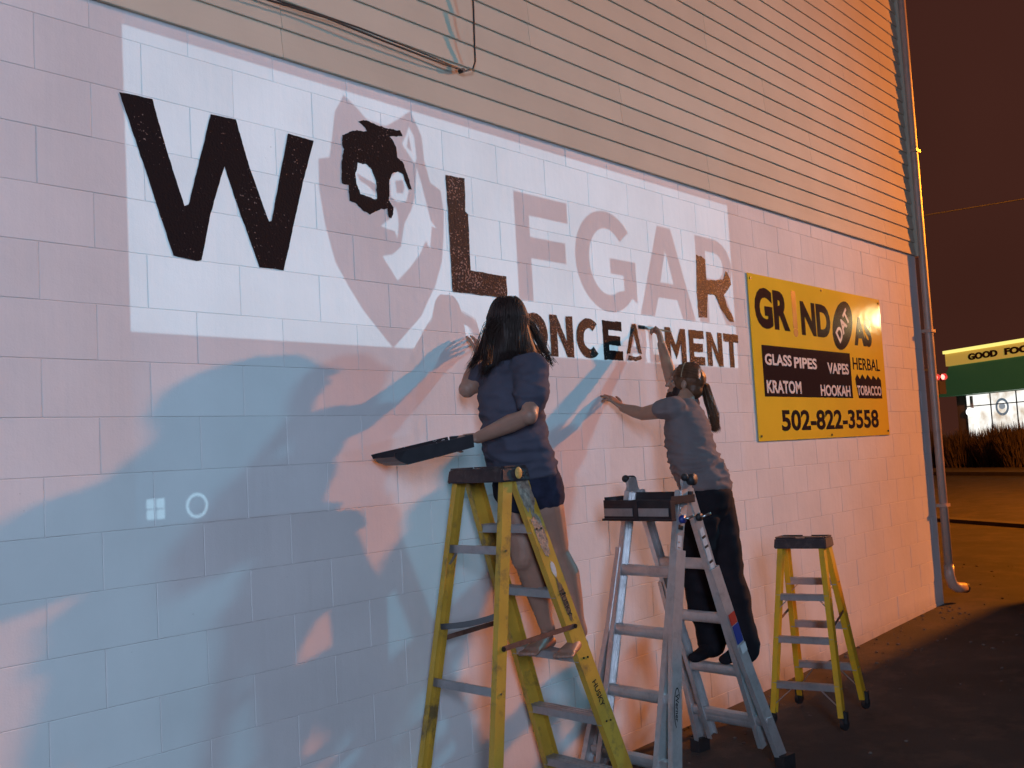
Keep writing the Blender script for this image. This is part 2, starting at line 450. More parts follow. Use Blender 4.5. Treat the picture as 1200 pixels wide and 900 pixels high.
rp_ = random.Random(9)
bm = BM()
for i in range(420):
    x = rp_.uniform(-0.5, 12); y = -abs(rp_.gauss(0, 0.25)) - 0.01 if i % 3 else rp_.uniform(-2.2, -0.02)
    if x > 8.7: y = rp_.uniform(-2.2, 3)
    r0 = rp_.uniform(0.003, 0.013)
    bmesh.ops.create_icosphere(bm, subdivisions=1, radius=1, matrix=Matrix.Translation((x, y, ground_z(x, y) + r0*0.3)) @ Matrix.Rotation(rp_.uniform(0, 3), 4, 'Z') @ Matrix.Diagonal((r0*rp_.uniform(.8, 1.8), r0, r0*.7, 1)))
M['pebble'] = mat('grey_grit', (0.12, 0.10, 0.09), rough=0.9, var=0.4, scale=30)
o = obj('grit', bm, M['pebble'], kind='stuff'); o['label'] = 'loose grit and small stones scattered at the foot of the wall'; o['category'] = 'gravel'

# kerb line and the street beyond
kd = Vector((0.58, 0.81, 0)).normalized(); kn = Vector((kd.y, -kd.x, 0))
kp = Vector((17.1, 1.8, 0))
def strip(bm, a0, a1, n0, n1, z0, z1):
    P = lambda a, n, z: kp + kd*a + kn*n + Vector((0, 0, z))
    hexa(bm, [P(a0, n0, z0), P(a0, n1, z0), P(a1, n1, z0), P(a1, n0, z0), P(a0, n0, z1), P(a0, n1, z1), P(a1, n1, z1), P(a1, n0, z1)])
M['concrete'] = mat('concrete_kerb', (0.06, 0.05, 0.045), rough=0.85, var=0.2, scale=3, bump=0.3, bscale=60)
M['street'] = mat('street_asphalt', (0.045, 0.040, 0.040), rough=0.8, var=0.2, scale=1.0, bump=0.3, bscale=60)
M['pavement'] = mat('pavement_concrete', (0.10, 0.085, 0.08), rough=0.85, var=0.2, scale=1.0, bump=0.3, bscale=40)
bm = BM(); strip(bm, -60, 120, 0.35, 13.5, -0.2, -0.018); obj('street', bm, M['street'], kind='structure')
bm = BM(); strip(bm, -60, 120, 0.0, 0.33, -0.2, 0.05); k = obj('kerb', bm, M['concrete'], kind='structure')
bm = BM(); strip(bm, -60, 120, 13.52, 13.7, -0.2, 0.12); obj('far_kerb', bm, M['concrete'], kind='structure')
bm = BM(); strip(bm, -60, 120, 13.72, 17.0, -0.2, 0.11); obj('far_pavement', bm, M['pavement'], kind='structure')
M['lane'] = mat('worn_lane_paint', (0.30, 0.26, 0.20), rough=0.7, var=0.3, scale=4)
bm = BM(); strip(bm, -60, 120, 6.6, 6.74, -0.016, -0.012); obj('lane_line', bm, M['lane'], kind='structure')

# ------------------------------------------------------------------ the painted building
B = thing('commercial_building', 'long building with white painted block wall below tan lap siding', 'building', (0, 0, -0.1))
BO = Vector((0, 0, -0.1))
class Sub:  # children are modelled in world coordinates, so shift them to the parent
    pass
def bpart(name, bm, material, label=None, smooth=False, kind=None):
    o = obj(name, bm, material, B, smooth=smooth, label=label, kind=kind)
    o.location = -BO
    return o

S = 0.2032; L0 = 17*S; XR = 8.69
XL = -3.6
def block_mesh(w, h):
    bm = BM(); g = 0.0009; c = 0.0018; d = 0.19
    x0, x1, z0, z1 = -w/2+g, w/2-g, -h/2+g, h/2-g
    f = [bm.verts.new(p) for p in ((x0+c, 0, z0+c), (x1-c, 0, z0+c), (x1-c, 0, z1-c), (x0+c, 0, z1-c))]
    e = [bm.verts.new(p) for p in ((x0, c, z0), (x1, c, z0), (x1, c, z1), (x0, c, z1))]
    r = [bm.verts.new(p) for p in ((x0, d, z0), (x1, d, z0), (x1, d, z1), (x0, d, z1))]
    bm.faces.new(f)
    for i in range(4):
        j = (i+1) % 4
        bm.faces.new([e[i], e[j], f[j], f[i]]); bm.faces.new([r[i], r[j], e[j], e[i]])
    bm.faces.new(r[::-1])
    return bm
blocks = []
for r in range(0, 19):
    zt = L0 - r*S; zb = zt - S
    if r == 0: zt = 3.372
    x = (math.floor(XL/(2*S)))*2*S + (0 if r % 2 else S)
    while x < XR - 0.03:
        x1 = min(x + 2*S, XR)
        if XR - x1 < 0.06: x1 = XR
        blocks.append((x, x1, zb, zt)); x = x1
CAMP = Vector((-1.63, -3.5, 1.6))
def vis_key(b):
    c = Vector(((b[0]+b[1])/2, 0, (b[2]+b[3])/2)); d = (c - CAMP)
    inside = b[1] > -0.25 and c.z > -0.16 and (c.x > 0.1 or c.z > 0.75)
    return (0 if inside else 1, d.length)
blocks.sort(key=vis_key)
share = {}
for i, b in enumerate(blocks[:300]):
    w, h = round(b[1]-b[0], 3), round(b[3]-b[2], 3)
    me = share.get((w, h))
    if me is None:
        bmm = block_mesh(w, h); me = bpy.data.meshes.new('block'); bmm.to_mesh(me); bmm.free()
        me.materials.append(M['wall']); share[(w, h)] = me
    o = bpy.data.objects.new('block', me); link(o, B)
    o.location = Vector(((b[0]+b[1])/2, random.uniform(-0.0006, 0.0006), (b[2]+b[3])/2)) - BO
    o.rotation_euler = (random.uniform(-0.0008, 0.0008), 0, random.uniform(-0.0008, 0.0008))
bm = BM()
for b in blocks[300:]:
    t = block_mesh(b[1]-b[0], b[3]-b[2])
    mt = Matrix.Translation(((b[0]+b[1])/2, random.uniform(-0.001, 0.001), (b[2]+b[3])/2))
    t.transform(mt); me = bpy.data.meshes.new('t'); t.to_mesh(me); t.free(); bm.from_mesh(me); bpy.data.meshes.remove(me)
bpart('block_courses', bm, M['wall'], kind='stuff')
bm = BM(); box(bm, XL, XR-0.003, 0.0026, 0.187, -0.4, 3.371); bpart('mortar', bm, M['mortar'])
bm = BM(); box(bm, XL-0.01, XR-0.002, 0.195, 12.0, -0.4, 7.6); bpart('building_core', bm, M['trim'], label='plain rear body of the painted building')
bm = BM(); box(bm, XL-0.3, XR+0.35, -0.35, 12.3, 7.6, 7.8); bpart('roof', bm, M['dark'])

# lap siding: each course a run of panels, seams staggered
EXP = 0.1287; SZ0 = 3.362
prof = [(-0.006, 0.0), (-0.0160, 0.0006), (-0.0172, 0.0022), (-0.0178, 0.0045), (-0.0179, 0.008), (-0.0105, 0.070), (-0.0060, EXP), (0.0, EXP), (0.0, 0.0)]
seams = {0: [1.06, 4.66, 7.9], 1: [1.06, 4.66, 7.9], 2: [-0.9, 3.63], 3: [-0.9, 3.63, 7.3], 4: [2.76, 6.38], 5: [2.76, 6.38], 6: [0.4, 5.6], 7: [0.4, 5.6], 8: [1.9, 4.75], 9: [1.9, 4.75, 7.6], 10: [3.2, 6.9], 11: [3.2, 7.2]}
def siding_bm(x0, x1, z):
    bm = BM(); k = []
    for x in (x0, x1):
        k.append([bm.verts.new((x, y - 0.004, z + dz)) for y, dz in prof])
    n = len(prof)
    for i in range(n):
        bm.faces.new([k[0][i], k[0][(i+1) % n], k[1][(i+1) % n], k[1][i]])
    for f_ in list(bm.faces)[1:4]: f_.material_index = 1
    bm.faces.new(k[0][::-1]); bm.faces.new(k[1])
    bmesh.ops.recalc_face_normals(bm, faces=bm.faces)
    return bm
rs = random.Random(3); base = 1.1
ncs = 33
for c in range(ncs):
    z = SZ0 + c*EXP
    if c in seams: ss = seams[c]
    else:
        if c % 2 == 1 or c not in seams:
            if c % 2 == 1: base = rs.uniform(0, 3.0)
            ss = [base + 0.2, base + 3.8, base + 7.4]
    ss = [s for s in ss if XL + 0.5 < s < 8.3]
    xsx = [XL] + ss + [8.66]
    for a, b2 in zip(xsx[:-1], xsx[1:]):
        o = bpart('siding_board', siding_bm(a + 0.0015, b2 - 0.0015, z), M['siding']); o.data.materials.append(M['lip'])
bm = BM(); box(bm, XL, 8.66, -0.002, 0.193, 3.374, SZ0 + ncs*EXP); bpart('siding_backing', bm, M['trim'])
bm = BM(); box(bm, 8.663, 8.74, -0.045, 0.19, 3.36, 7.59); bpart('corner_trim', bm, M['siding'])

# downspout with straps and kick-out elbow
dsx, dsy = 8.725, -0.062
dp = thing('downspout', 'pale ribbed metal downspout running down the right corner of the block wall', 'downspout', (dsx, dsy, 0))
bm = BM()
nrm = []
def ds_section(cx, cy, z, tilt=0):
    pts = []
    for k in range(16):
        a = 2*math.pi*k/16; r = 0.043 + 0.0045*math.cos(4*a*2)
        pts.append((cx + r*math.cos(a)*1.15, cy + r*math.sin(a)*0.85, z))
    return pts
rings = [[bm.verts.new(q) for q in ds_section(0, 0, z)] for z in (0.30, 1.5, 3.3, 5.2, 7.6)]
for a, b2 in zip(rings[:-1], rings[1:]):
    for k in range(16): bm.faces.new([a[k], a[(k+1) % 16], b2[(k+1) % 16], b2[k]])
bm.faces.new(rings[0][::-1]); bm.faces.new(rings[-1])
obj('pipe', bm, M['pipe'], dp, smooth=True)
bm = BM(); tube(bm, [(0, 0, 0.34), (0.0, 0, 0.24), (0.03, -0.01, 0.15), (0.09, -0.03, 0.115), (0.20, -0.07, 0.10)], [0.048, 0.049, 0.05, 0.05, 0.05], 14)
obj('elbow', bm, M['pipe'], dp, smooth=True)
bm = BM(); cyl(bm, (0.205, -0.072, 0.10), (0.2, -0.07, -0.02), 0.052, 0.02, 14); obj('elbow_outlet', bm, M['dark'], dp)
for z in (0.9, 2.6, 4.4, 6.2):
    bm = BM(); box(bm, -0.058, 0.058, -0.046, 0.055, z, z+0.03); obj('strap', bm, M['pipe'], dp)

# cable stapled over the siding
cb = thing('cable', 'thin black cable sagging over the lowest siding boards and turning upward', 'cable', (0.9, -0.06, 3.57))
CO = Vector((0.9, -0.06, 3.57))
def crel(pts): return [Vector(q) - CO for q in pts]
bm = BM(); tube(bm, crel([(-3.4, -0.05, 3.86), (-1.5, -0.055, 3.70), (0.3, -0.06, 3.60), (0.966, -0.060, 3.573), (1.262, -0.060, 3.587), (1.610, -0.065, 3.573), (2.012, -0.060, 3.568), (2.172, -0.055, 3.575), (2.231, -0.055, 3.599), (2.254, -0.055, 3.646), (2.251, -0.060, 3.765), (2.257, -0.060, 3.926), (2.26, -0.05, 4.6), (2.27, -0.05, 7.5)]), 0.005, 6)
obj('cable_run', bm, M['dark'], cb, smooth=True)
bm = BM(); tube(bm, crel([(-3.4, -0.047, 3.90), (0.3, -0.047, 3.62), (1.044, -0.045, 3.595), (1.473, -0.045, 3.605), (1.910, -0.045, 3.593), (2.151, -0.045, 3.582)]), 0.004, 6)
obj('second_strand', bm, M['dark'], cb, smooth=True)
bm = BM(); cyl(bm, crel([(2.157, -0.045, 3.575)])[0], (0, 1, 0), 0.012, 0.03, 8); obj('staple', bm, M['dark'], cb)

# ------------------------------------------------------------------ letters painted and projected
ZT, ZB = 3.032, 2.442      # first line: cap height and base line
YT, YB = 2.380, 2.147      # second line
def ellipse(cx, cy, rx, ry, a0=0, a1=360, n=24):
    return [(cx + rx*math.cos(math.radians(a0 + (a1-a0)*i/n)), cy + ry*math.sin(math.radians(a0 + (a1-a0)*i/n))) for i in range(n + (0 if a1-a0 == 360 else 1))]
def gl(ch, sw=0.24, sh=0.2):
    """bold sans glyph contours in a unit box; sw/sh stem fractions of width/height"""
    if ch == 'F': return [[(0, 0), (sw, 0), (sw, .40), (.93, .40), (.93, .40+sh), (sw, .40+sh), (sw, 1-sh), (1, 1-sh), (1, 1), (0, 1)]]
    if ch == 'E': return [[(0, 0), (1, 0), (1, sh), (sw, sh), (sw, .5-sh/2), (.9, .5-sh/2), (.9, .5+sh/2), (sw, .5+sh/2), (sw, 1-sh), (1, 1-sh), (1, 1), (0, 1)]]
    if ch == 'L': return [[(0, 0), (1, 0), (1, sh), (sw, sh), (sw, 1), (0, 1)]]
    if ch == 'T': return [[(.5-sw/2, 0), (.5+sw/2, 0), (.5+sw/2, 1-sh), (1, 1-sh), (1, 1), (0, 1), (0, 1-sh), (.5-sw/2, 1-sh)]]
    if ch == 'A': return [[(0, 0), (sw*1.1, 0), (.33, .21), (.67, .21), (1-sw*1.1, 0), (1, 0), (.5+sw*.55, 1), (.5-sw*.55, 1)], [(.38, .38), (.62, .38), (.5, .74)]]
    if ch == 'N': return [[(0, 0), (sw, 0), (sw, .62), (1-sw, 0), (1, 0), (1, 1), (1-sw, 1), (1-sw, .38), (sw, 1), (0, 1)]]
    if ch == 'M': return [[(0, 0), (sw, 0), (sw, .58), (.5, .14), (1-sw, .58), (1-sw, 0), (1, 0), (1, 1), (1-sw, 1), (.5, .52), (sw, 1), (0, 1)]]
    if ch == 'O': return [ellipse(.5, .5, .5, .5), ellipse(.5, .5, .5-sw, .5-sh)]
    if ch == 'C':
        o = ellipse(.54, .5, .54, .5, 48, 312, 26); i = ellipse(.54, .5, .54-sw, .5-sh, 312, 48, 20)
        return [o + i]
    if ch == 'G':
        o = ellipse(.52, .5, .52, .5, 42, 318, 26)
        return [o + [(1.0, .12), (1.0, .54), (.56, .54), (.56, .54-sh*.9), (1-sw, .54-sh*.9), (1-sw, .235)] + ellipse(.52, .5, .52-sw, .5-sh, 300, 42, 18)]
    if ch == 'R':
        bowl = [(.5 + .5*math.sin(math.radians(t)), .68 + .32*math.cos(math.radians(t))) for t in range(0, 151, 15)]
        inner = [(.5 + (.5-sw)*math.sin(math.radians(t)), .68 + (.32-sh*.85)*math.cos(math.radians(t))) for t in range(0, 181, 20)]
        return [[(0, 0), (sw, 0), (sw, .34), (.45, .34), (.74, 0), (1.04, 0), (.72, .38)] + bowl[::-1] + [(0, 1)], [(sw, .68+.32-sh*.85)] + inner + [(sw, .68-.32+sh*.85)]]
def place(contours, x0, x1, z0, z1):
    return [[(x0 + (x1-x0)*x, z0 + (z1-z0)*y) for x, y in c] for c in contours]
def rough_edge(c, amp, step=0.012, seed=0):
    out = []
    for i, p in enumerate(c):
        q = c[(i+1) % len(c)]; L = math.hypot(q[0]-p[0], q[1]-p[1]); n = max(1, int(L/step))
        for k in range(n):
            t = k/n; x = p[0] + (q[0]-p[0])*t; z = p[1] + (q[1]-p[1])*t
            v = noise.noise_vector(Vector((x*30 + seed, z*30, seed))) + 0.5*noise.noise_vector(Vector((x*90 + seed, z*90, seed)))
            out.append((x + v.x*amp, z + v.y*amp))
    return out

W_pts = [(0.314, 3.040), (0.449, 3.044), (0.503, 2.852), (0.572, 2.647), (0.590, 2.655), (0.704, 3.040), (0.822, 3.045), (0.878, 2.860), (0.967, 2.640), (0.980, 2.645), (1.083, 3.039), (1.221, 3.036), (1.154, 2.842), (1.032, 2.442), (0.911, 2.442), (0.816, 2.683), (0.759, 2.838), (0.688, 2.636), (0.640, 2.442), (0.617, 2.436), (0.518, 2.445), (0.405, 2.780)]
L_pts = [(2.044, 3.027), (2.182, 3.032), (2.180, 2.918), (2.176, 2.860), (2.196, 2.847), (2.191, 2.561), (2.469, 2.555), (2.466, 2.440), (2.315, 2.440), (2.052, 2.440), (2.049, 2.820)]
R_low = [(4.443, 2.900), (4.482, 2.893), (4.505, 2.895), (4.560, 2.878), (4.559, 2.737), (4.704, 2.748), (4.789, 2.765), (4.834, 2.823), (4.857, 2.814), (4.888, 2.780), (4.901, 2.733), (4.825, 2.677), (4.785, 2.650), (4.827, 2.569), (4.898, 2.502), (4.901, 2.472), (4.844, 2.468), (4.725, 2.555), (4.686, 2.618), (4.654, 2.641), (4.562, 2.637), (4.533, 2.477), (4.420, 2.467), (4.418, 2.654)]
MASK_o = [(1.485, 3.178), (1.514, 3.192), (1.620, 3.185), (1.687, 3.183), (1.747, 3.189), (1.759, 3.169), (1.719, 3.156), (1.676, 3.149), (1.696, 3.134), (1.716, 3.105), (1.721, 3.052), (1.751, 3.044), (1.766, 3.015), (1.793, 2.955), (1.803, 2.914), (1.785, 2.911), (1.766, 2.950), (1.751, 2.980), (1.717, 2.987), (1.682, 2.968), (1.663, 2.942), (1.656, 2.837), (1.680, 2.808), (1.678, 2.777), (1.664, 2.752), (1.647, 2.756), (1.641, 2.796), (1.604, 2.791), (1.578, 2.778), (1.532, 2.752), (1.489, 2.768), (1.451, 2.789), (1.412, 2.796), (1.409, 2.871), (1.370, 2.871), (1.376, 2.975), (1.391, 3.033), (1.381, 3.043), (1.386, 3.096), (1.431, 3.120), (1.471, 3.135), (1.535, 3.142), (1.520, 3.164)]
MASK_e = [(1.470, 2.983), (1.518, 2.986), (1.557, 2.965), (1.579, 2.918), (1.577, 2.831), (1.525, 2.835), (1.481, 2.840), (1.456, 2.885), (1.452, 2.928), (1.464, 2.954)]
WOLF = [(1.407, 3.286), (1.348, 3.194), (1.327, 3.076), (1.307, 2.979), (1.244, 2.960), (1.241, 2.822), (1.266, 2.670), (1.315, 2.508), (1.387, 2.404), (1.466, 2.303), (1.638, 2.140), (1.831, 2.304), (1.888, 2.391), (1.933, 2.454), (1.990, 2.586), (2.012, 2.725), (2.020, 2.837), (2.004, 2.942), (1.934, 2.969), (1.901, 3.074), (1.891, 3.191), (1.824, 3.304), (1.736, 3.243), (1.656, 3.193), (1.540, 3.200), (1.480, 3.243)]
EAR_o = [(1.807, 3.224), (1.839, 3.180), (1.849, 3.073), (1.835, 3.045), (1.767, 3.116), (1.756, 3.130), (1.787, 3.178)]
EAR_i = [(1.802, 3.181), (1.818, 3.101), (1.787, 3.118)]
CHEEK = [(1.846, 3.030), (1.875, 2.951), (1.903, 2.854), (1.927, 2.777), (1.966, 2.744), (1.931, 2.752), (1.911, 2.636), (1.885, 2.675), (1.840, 2.603), (1.767, 2.529), (1.685, 2.460), (1.596, 2.567), (1.661, 2.582), (1.718, 2.625), (1.733, 2.689), (1.748, 2.740), (1.797, 2.813), (1.824, 2.875), (1.834, 2.948)]
MUZZLE = [(1.594, 2.707), (1.650, 2.747), (1.692, 2.814), (1.706, 2.783), (1.709, 2.734), (1.698, 2.660), (1.684, 2.694), (1.636, 2.700)]
EYE_R = [(1.668, 2.945), (1.714, 2.986), (1.758, 2.981), (1.772, 2.942), (1.786, 2.903), (1.766, 2.850), (1.710, 2.837), (1.668, 2.859)]
EYE_Rp = [(1.700, 2.938), (1.750, 2.951), (1.759, 2.915), (1.746, 2.884), (1.707, 2.882)]
EYE_L = [(1.445, 2.982), (1.517, 2.995), (1.562, 2.963), (1.591, 2.915), (1.585, 2.826), (1.517, 2.823), (1.472, 2.836), (1.445, 2.895)]
EYE_Lp = [(1.462, 2.933), (1.523, 2.916), (1.579, 2.901), (1.576, 2.853), (1.531, 2.885), (1.481, 2.901)]

def painted(contours, material, label, amp=0.0035, seed=0, step=0.011):
    cs = [rough_edge(c, amp, step, seed) for c in contours]
    me = contour_mesh(cs, 0.0003)
    me.transform(Matrix(((1, 0, 0, 0), (0, 0, -1, -0.0016), (0, 1, 0, 0), (0, 0, 0, 1))))
    bpart('painted_letter', me, material, label=label)
painted([W_pts], M['letter'], 'large solid black painted letter W', 0.002, 1)
painted([MASK_o, MASK_e], M['letter'], 'black brushed beginning of the wolf head emblem', 0.0055, 2, 0.006)
painted([L_pts], M['letter_thin'], 'large black painted letter L with speckled pores', 0.003, 3)
painted([R_low], M['letter_thin'], 'lower part of letter R in wet black paint', 0.004, 4)
row2 = [('C', 2.31, 2.525), ('O', 2.56, 2.79), ('N', 2.812, 3.02), ('C', 3.05, 3.275), ('E', 3.308, 3.505), ('A', 3.53, 3.765), ('L', 3.80, 3.945), ('M', 3.985, 4.235), ('E', 4.275, 4.47), ('N', 4.505, 4.715), ('T', 4.735, 4.945)]
for i, (ch, a, b2) in enumerate(row2):
    if ch in 'OCEMNT' :
        sw = 0.30 if ch not in 'M' else 0.24
        painted(place(gl(ch, sw, 0.24), a, b2, YB, YT), M['letter_thin'] if i in (1, 2, 3, 7, 8, 9, 10) else M['letter'], 'black painted letter %s of the lower word' % ch, 0.0035, 10+i, 0.009)
# the A being painted: outline stage
A0, A1 = 3.545, 3.70
painted([[(A0, 2.19), (A0+0.035, 2.19), (A0+0.085, 2.32), (A0+0.125, 2.20), (A0+0.165, 2.195), (A0+0.115, 2.378), (A0+0.07, 2.375)]], M['letter_thin'], 'half finished black strokes of letter A', 0.005, 30, 0.008)
painted([[(A0+0.005, 2.155), (A0+0.09, 2.148), (A0+0.16, 2.165), (A0+0.15, 2.183), (A0+0.07, 2.176), (A0+0.015, 2.182)]], M['letter_thin'], 'short black foot stroke of letter A', 0.004, 31, 0.008)

# ------------------------------------------------------------------ projector with its slide
def slide_mat(name, c):
    m = bpy.data.materials.new(name); m.use_nodes = True; nt = m.node_tree
    for n in list(nt.nodes): nt.nodes.remove(n)
    o = nt.nodes.new('ShaderNodeOutputMaterial'); t = nt.nodes.new('ShaderNodeBsdfTransparent')
    t.inputs[0].default_value = (*c, 1); nt.links.new(t.outputs[0], o.inputs[0]); return m
pj = thing('projector', 'dark digital projector on a cart facing the painted wall', 'projector', PROJ)
SD = 0.16   # slide distance from the lamp
def to_slide(pts):
    k = SD/(-PROJ.y)
    return [((x - PROJ.x)*k, (z - PROJ.z)*k) for x, z in pts]
RX0, RX1, RZ0, RZ1 = 0.308, 4.95, 2.143, 3.306
FX0, FX1, FZ0, FZ1 = 0.305, 4.955, 1.43, 4.05
def rect(x0, x1, z0, z1): return [(x0, z0), (x1, z0), (x1, z1), (x0, z1)]
sl = [rect(FX0, FX1, FZ0, FZ1), rect(RX0, RX1, RZ0, RZ1), W_pts, L_pts, WOLF, EAR_o, EAR_i, CHEEK, MUZZLE, EYE_R, EYE_Rp, EYE_L, EYE_Lp]
sl += place(gl('F', .26, .2), 2.565, 3.03, ZB, ZT) + place(gl('G', .22, .17), 3.085, 3.70, ZB-.01, ZT+.01)
sl += place(gl('A', .22, .2), 3.725, 4.385, ZB, ZT) + place(gl('R', .26, .19), 4.44, 4.925, ZB, ZT)
for ch, a, b2 in row2: sl += place(gl(ch, .28, .22), a, b2, YB, YT)
# task bar symbols near the lower left corner of the picture
for i in range(2):
    for j in range(2):
        x0 = 0.375 + 0.040*i; z0 = 1.452 + 0.040*j
        sl.append([(x0, z0), (x0+0.034, z0-0.002), (x0+0.034, z0+0.036), (x0, z0+0.034)])
sl += [ellipse(0.585, 1.49, .048, .048), ellipse(0.585, 1.49, .036, .036)]
me = contour_mesh([to_slide(c) for c in sl])
me.transform(Matrix(((1, 0, 0, 0), (0, 0, -1, SD), (0, 1, 0, 0), (0, 0, 0, 1))))
obj('slide', me, slide_mat('slide_black_level', (0.05, 0.07, 0.09)), pj)
# housing: an open fronted box, aperture the size of the picture
a0, a1 = to_slide([(FX0, FZ0), (FX1, FZ1)])
bm = BM()
box(bm, -0.16, 0.16, -0.26, -0.03, -0.07, 0.09)                      # body behind the lamp
box(bm, -0.16, a0[0], SD-0.004, SD+0.002, -0.07, 0.10); box(bm, a1[0], 0.16, SD-0.004, SD+0.002, -0.07, 0.10)
box(bm, a0[0]+0.0003, a1[0]-0.0003, SD-0.004, SD+0.002, -0.07, a0[1]); box(bm, a0[0]+0.0003, a1[0]-0.0003, SD-0.004, SD+0.002, a1[1], 0.10)
box(bm, -0.166, -0.161, -0.26, SD+0.002, -0.07, 0.10); box(bm, 0.161, 0.166, -0.26, SD+0.002, -0.07, 0.10)
box(bm, -0.166, 0.166, -0.26, SD+0.002, 0.1005, 0.106); box(bm, -0.166, 0.166, -0.26, SD+0.002, -0.076, -0.0705)
obj('housing', bm, M['black'], pj)
ct = thing('projector_cart', 'black rolling cart under the projector', 'cart', (PROJ.x, PROJ.y, -0.105))
h = PROJ.z - 0.078 + 0.105
bm = BM(); box(bm, -0.35, 0.35, -0.32, 0.26, h-0.03, h); obj('cart_top', bm, M['black'], ct)
bm = BM(); box(bm, -0.35, 0.35, -0.32, 0.26, 0.25, 0.28); obj('shelf', bm, M['black'], ct)
for sx in (-1, 1):
    for sy in (-0.29, 0.23):
        bm = BM(); box(bm, sx*0.32-0.015, sx*0.32+0.015, sy-0.015, sy+0.015, 0.08, h-0.031); obj('leg', bm, M['alu'], ct)
        bm = BM(); cyl(bm, (sx*0.32, sy, 0.04), (1, 0, 0), 0.04, 0.025); obj('caster', bm, M['dark'], ct)

# ------------------------------------------------------------------ yellow sign
sg = thing('wall_sign', 'yellow smoke shop sign board with black lettering and phone number on block wall', 'sign', (5.15, -0.006, 1.62))
SX0, SX1, SZB, SZT = 5.14, 7.63, 1.622, 2.845
SO = Vector((5.15, -0.006, 1.62))
bm = BM(); box(bm, SX0-SO.x, SX1-SO.x, -0.003, 0.003, SZB-SO.z, SZT-SO.z)
obj('sign_board', bm, M['sign'], sg)
def spart(name, me, x, z, material, y=-0.0095, label=None, rot=0.0):
    mt = Matrix(((math.cos(rot), -math.sin(rot), 0, x - SO.x), (0, 0, -1, y - SO.y), (math.sin(rot), math.cos(rot), 0, z - SO.z), (0, 0, 0, 1)))
    me.transform(mt)
    return obj(name, me, material, sg, label=label)
def scont(cs, mtl, name='panel', y=-0.0095, label=None):
    spart(name, contour_mesh(cs, 0.0005), 0, 0, mtl, y, label)
Wd, Ht = SX1-SX0, SZT-SZB
U = lambda u: SX0 + u*Wd
V = lambda v: SZT - v*Ht
scont([rect(U(.055), U(.695), V(.735), V(.425))], M['sign_ink'], label='black panel behind the product words')
rag = [(U(.745), V(.735)), (U(.955), V(.735)), (U(.955), V(.60)), (U(.93), V(.575)), (U(.915), V(.60)), (U(.885), V(.57)), (U(.868), V(.60)), (U(.835), V(.565)), (U(.815), V(.60)), (U(.79), V(.565)), (U(.765), V(.60)), (U(.745), V(.565)), (U(.725), V(.60))]
scont([rag], M['sign_ink'], label='black panel with ragged top edge')
def word(body, u0, u1, v0, v1, mtl, bold=0.02, y=-0.0095, spacing=1.0, rot=0.0, label=None):
    w, h = (u1-u0)*Wd, (v1-v0)*Ht
    spart('lettering', fit_text(body, w, h, bold, 0.0005, spacing), U((u0+u1)/2), V((v0+v1)/2), mtl, y, label or ('word ' + body), rot)
word('GR', .03, .255, .075, .325, M['sign_ink'], 0.05)
word('ND', .335, .555, .115, .335, M['sign_ink'], 0.05)
word('AS', .745, .90, .155, .365, M['sign_ink'], 0.05)
scont([rect(U(.277), U(.307), V(.30), V(.06)), ellipse(U(.292), V(.325), .04, .035)], M['sign_brown'], label='pipe shaped letter I')
e = ellipse(0, 0, .25, .17); ca, sa = math.cos(.75), math.sin(.75)
scont([[(U(.655)+x*ca-z*sa, V(.235)+x*sa+z*ca) for x, z in e]], M['sign_ink'], label='slanted black oval')
spart('lettering', fit_text('DAT', .33, .12, 0.03, 0.0005), U(.655), V(.235), M['sign_white'], -0.0108, 'white word DAT on the oval', .75)
word('GLASS', .07, .245, .475, .545, M['sign_white'], 0.03, -0.0108); word('PIPES', .262, .425, .482, .553, M['sign_white'], 0.03, -0.0108)
word('VAPES', .505, .675, .50, .575, M['sign_white'], 0.03, -0.0108)
word('KRATOM', .07, .30, .635, .715, M['sign_white'], 0.03, -0.0108)
word('HOOKAH', .44, .675, .65, .725, M['sign_white'], 0.03, -0.0108)
word('HERBAL', .715, .955, .45, .535, M['sign_ink'], 0.015)
word('TOBACCO', .735, .95, .645, .715, M['sign_white'], 0.03, -0.0108)
word('502-822-3558', .15, .905, .815, .945, M['sign_ink'], 0.03)
for u, v in ((.015, .03), (.985, .03), (.015, .97), (.985, .97), (.5, .02), (.5, .98)):
    bm = BM(); cyl(bm, (U(u)-SO.x, -0.006, V(v)-SO.z), (0, 1, 0), 0.009, 0.006, 8); obj('screw', bm, M['rivet'], sg)

# ------------------------------------------------------------------ step ladders
def rail_text(parent, body, p_top, p_bot, t, height, length, outward, toward, mtl, off):
    """lettering running down a rail"""
    p0, p1 = Vector(p_top), Vector(p_bot); d = (p1-p0).normalized()
    o = Vector(outward); o = (o - d*o.dot(d)).normalized(); y = o.cross(d)
    if y.dot(Vector(toward)) < 0: d = -d; y = -y
    me = fit_text(body, length, height, 0.02, 0.0004)
    me.transform(frame_matrix(p0.lerp(p1, t) + o*off, d, y, o))
    obj('lettering', me, mtl, parent, label='word %s printed down the rail' % body)

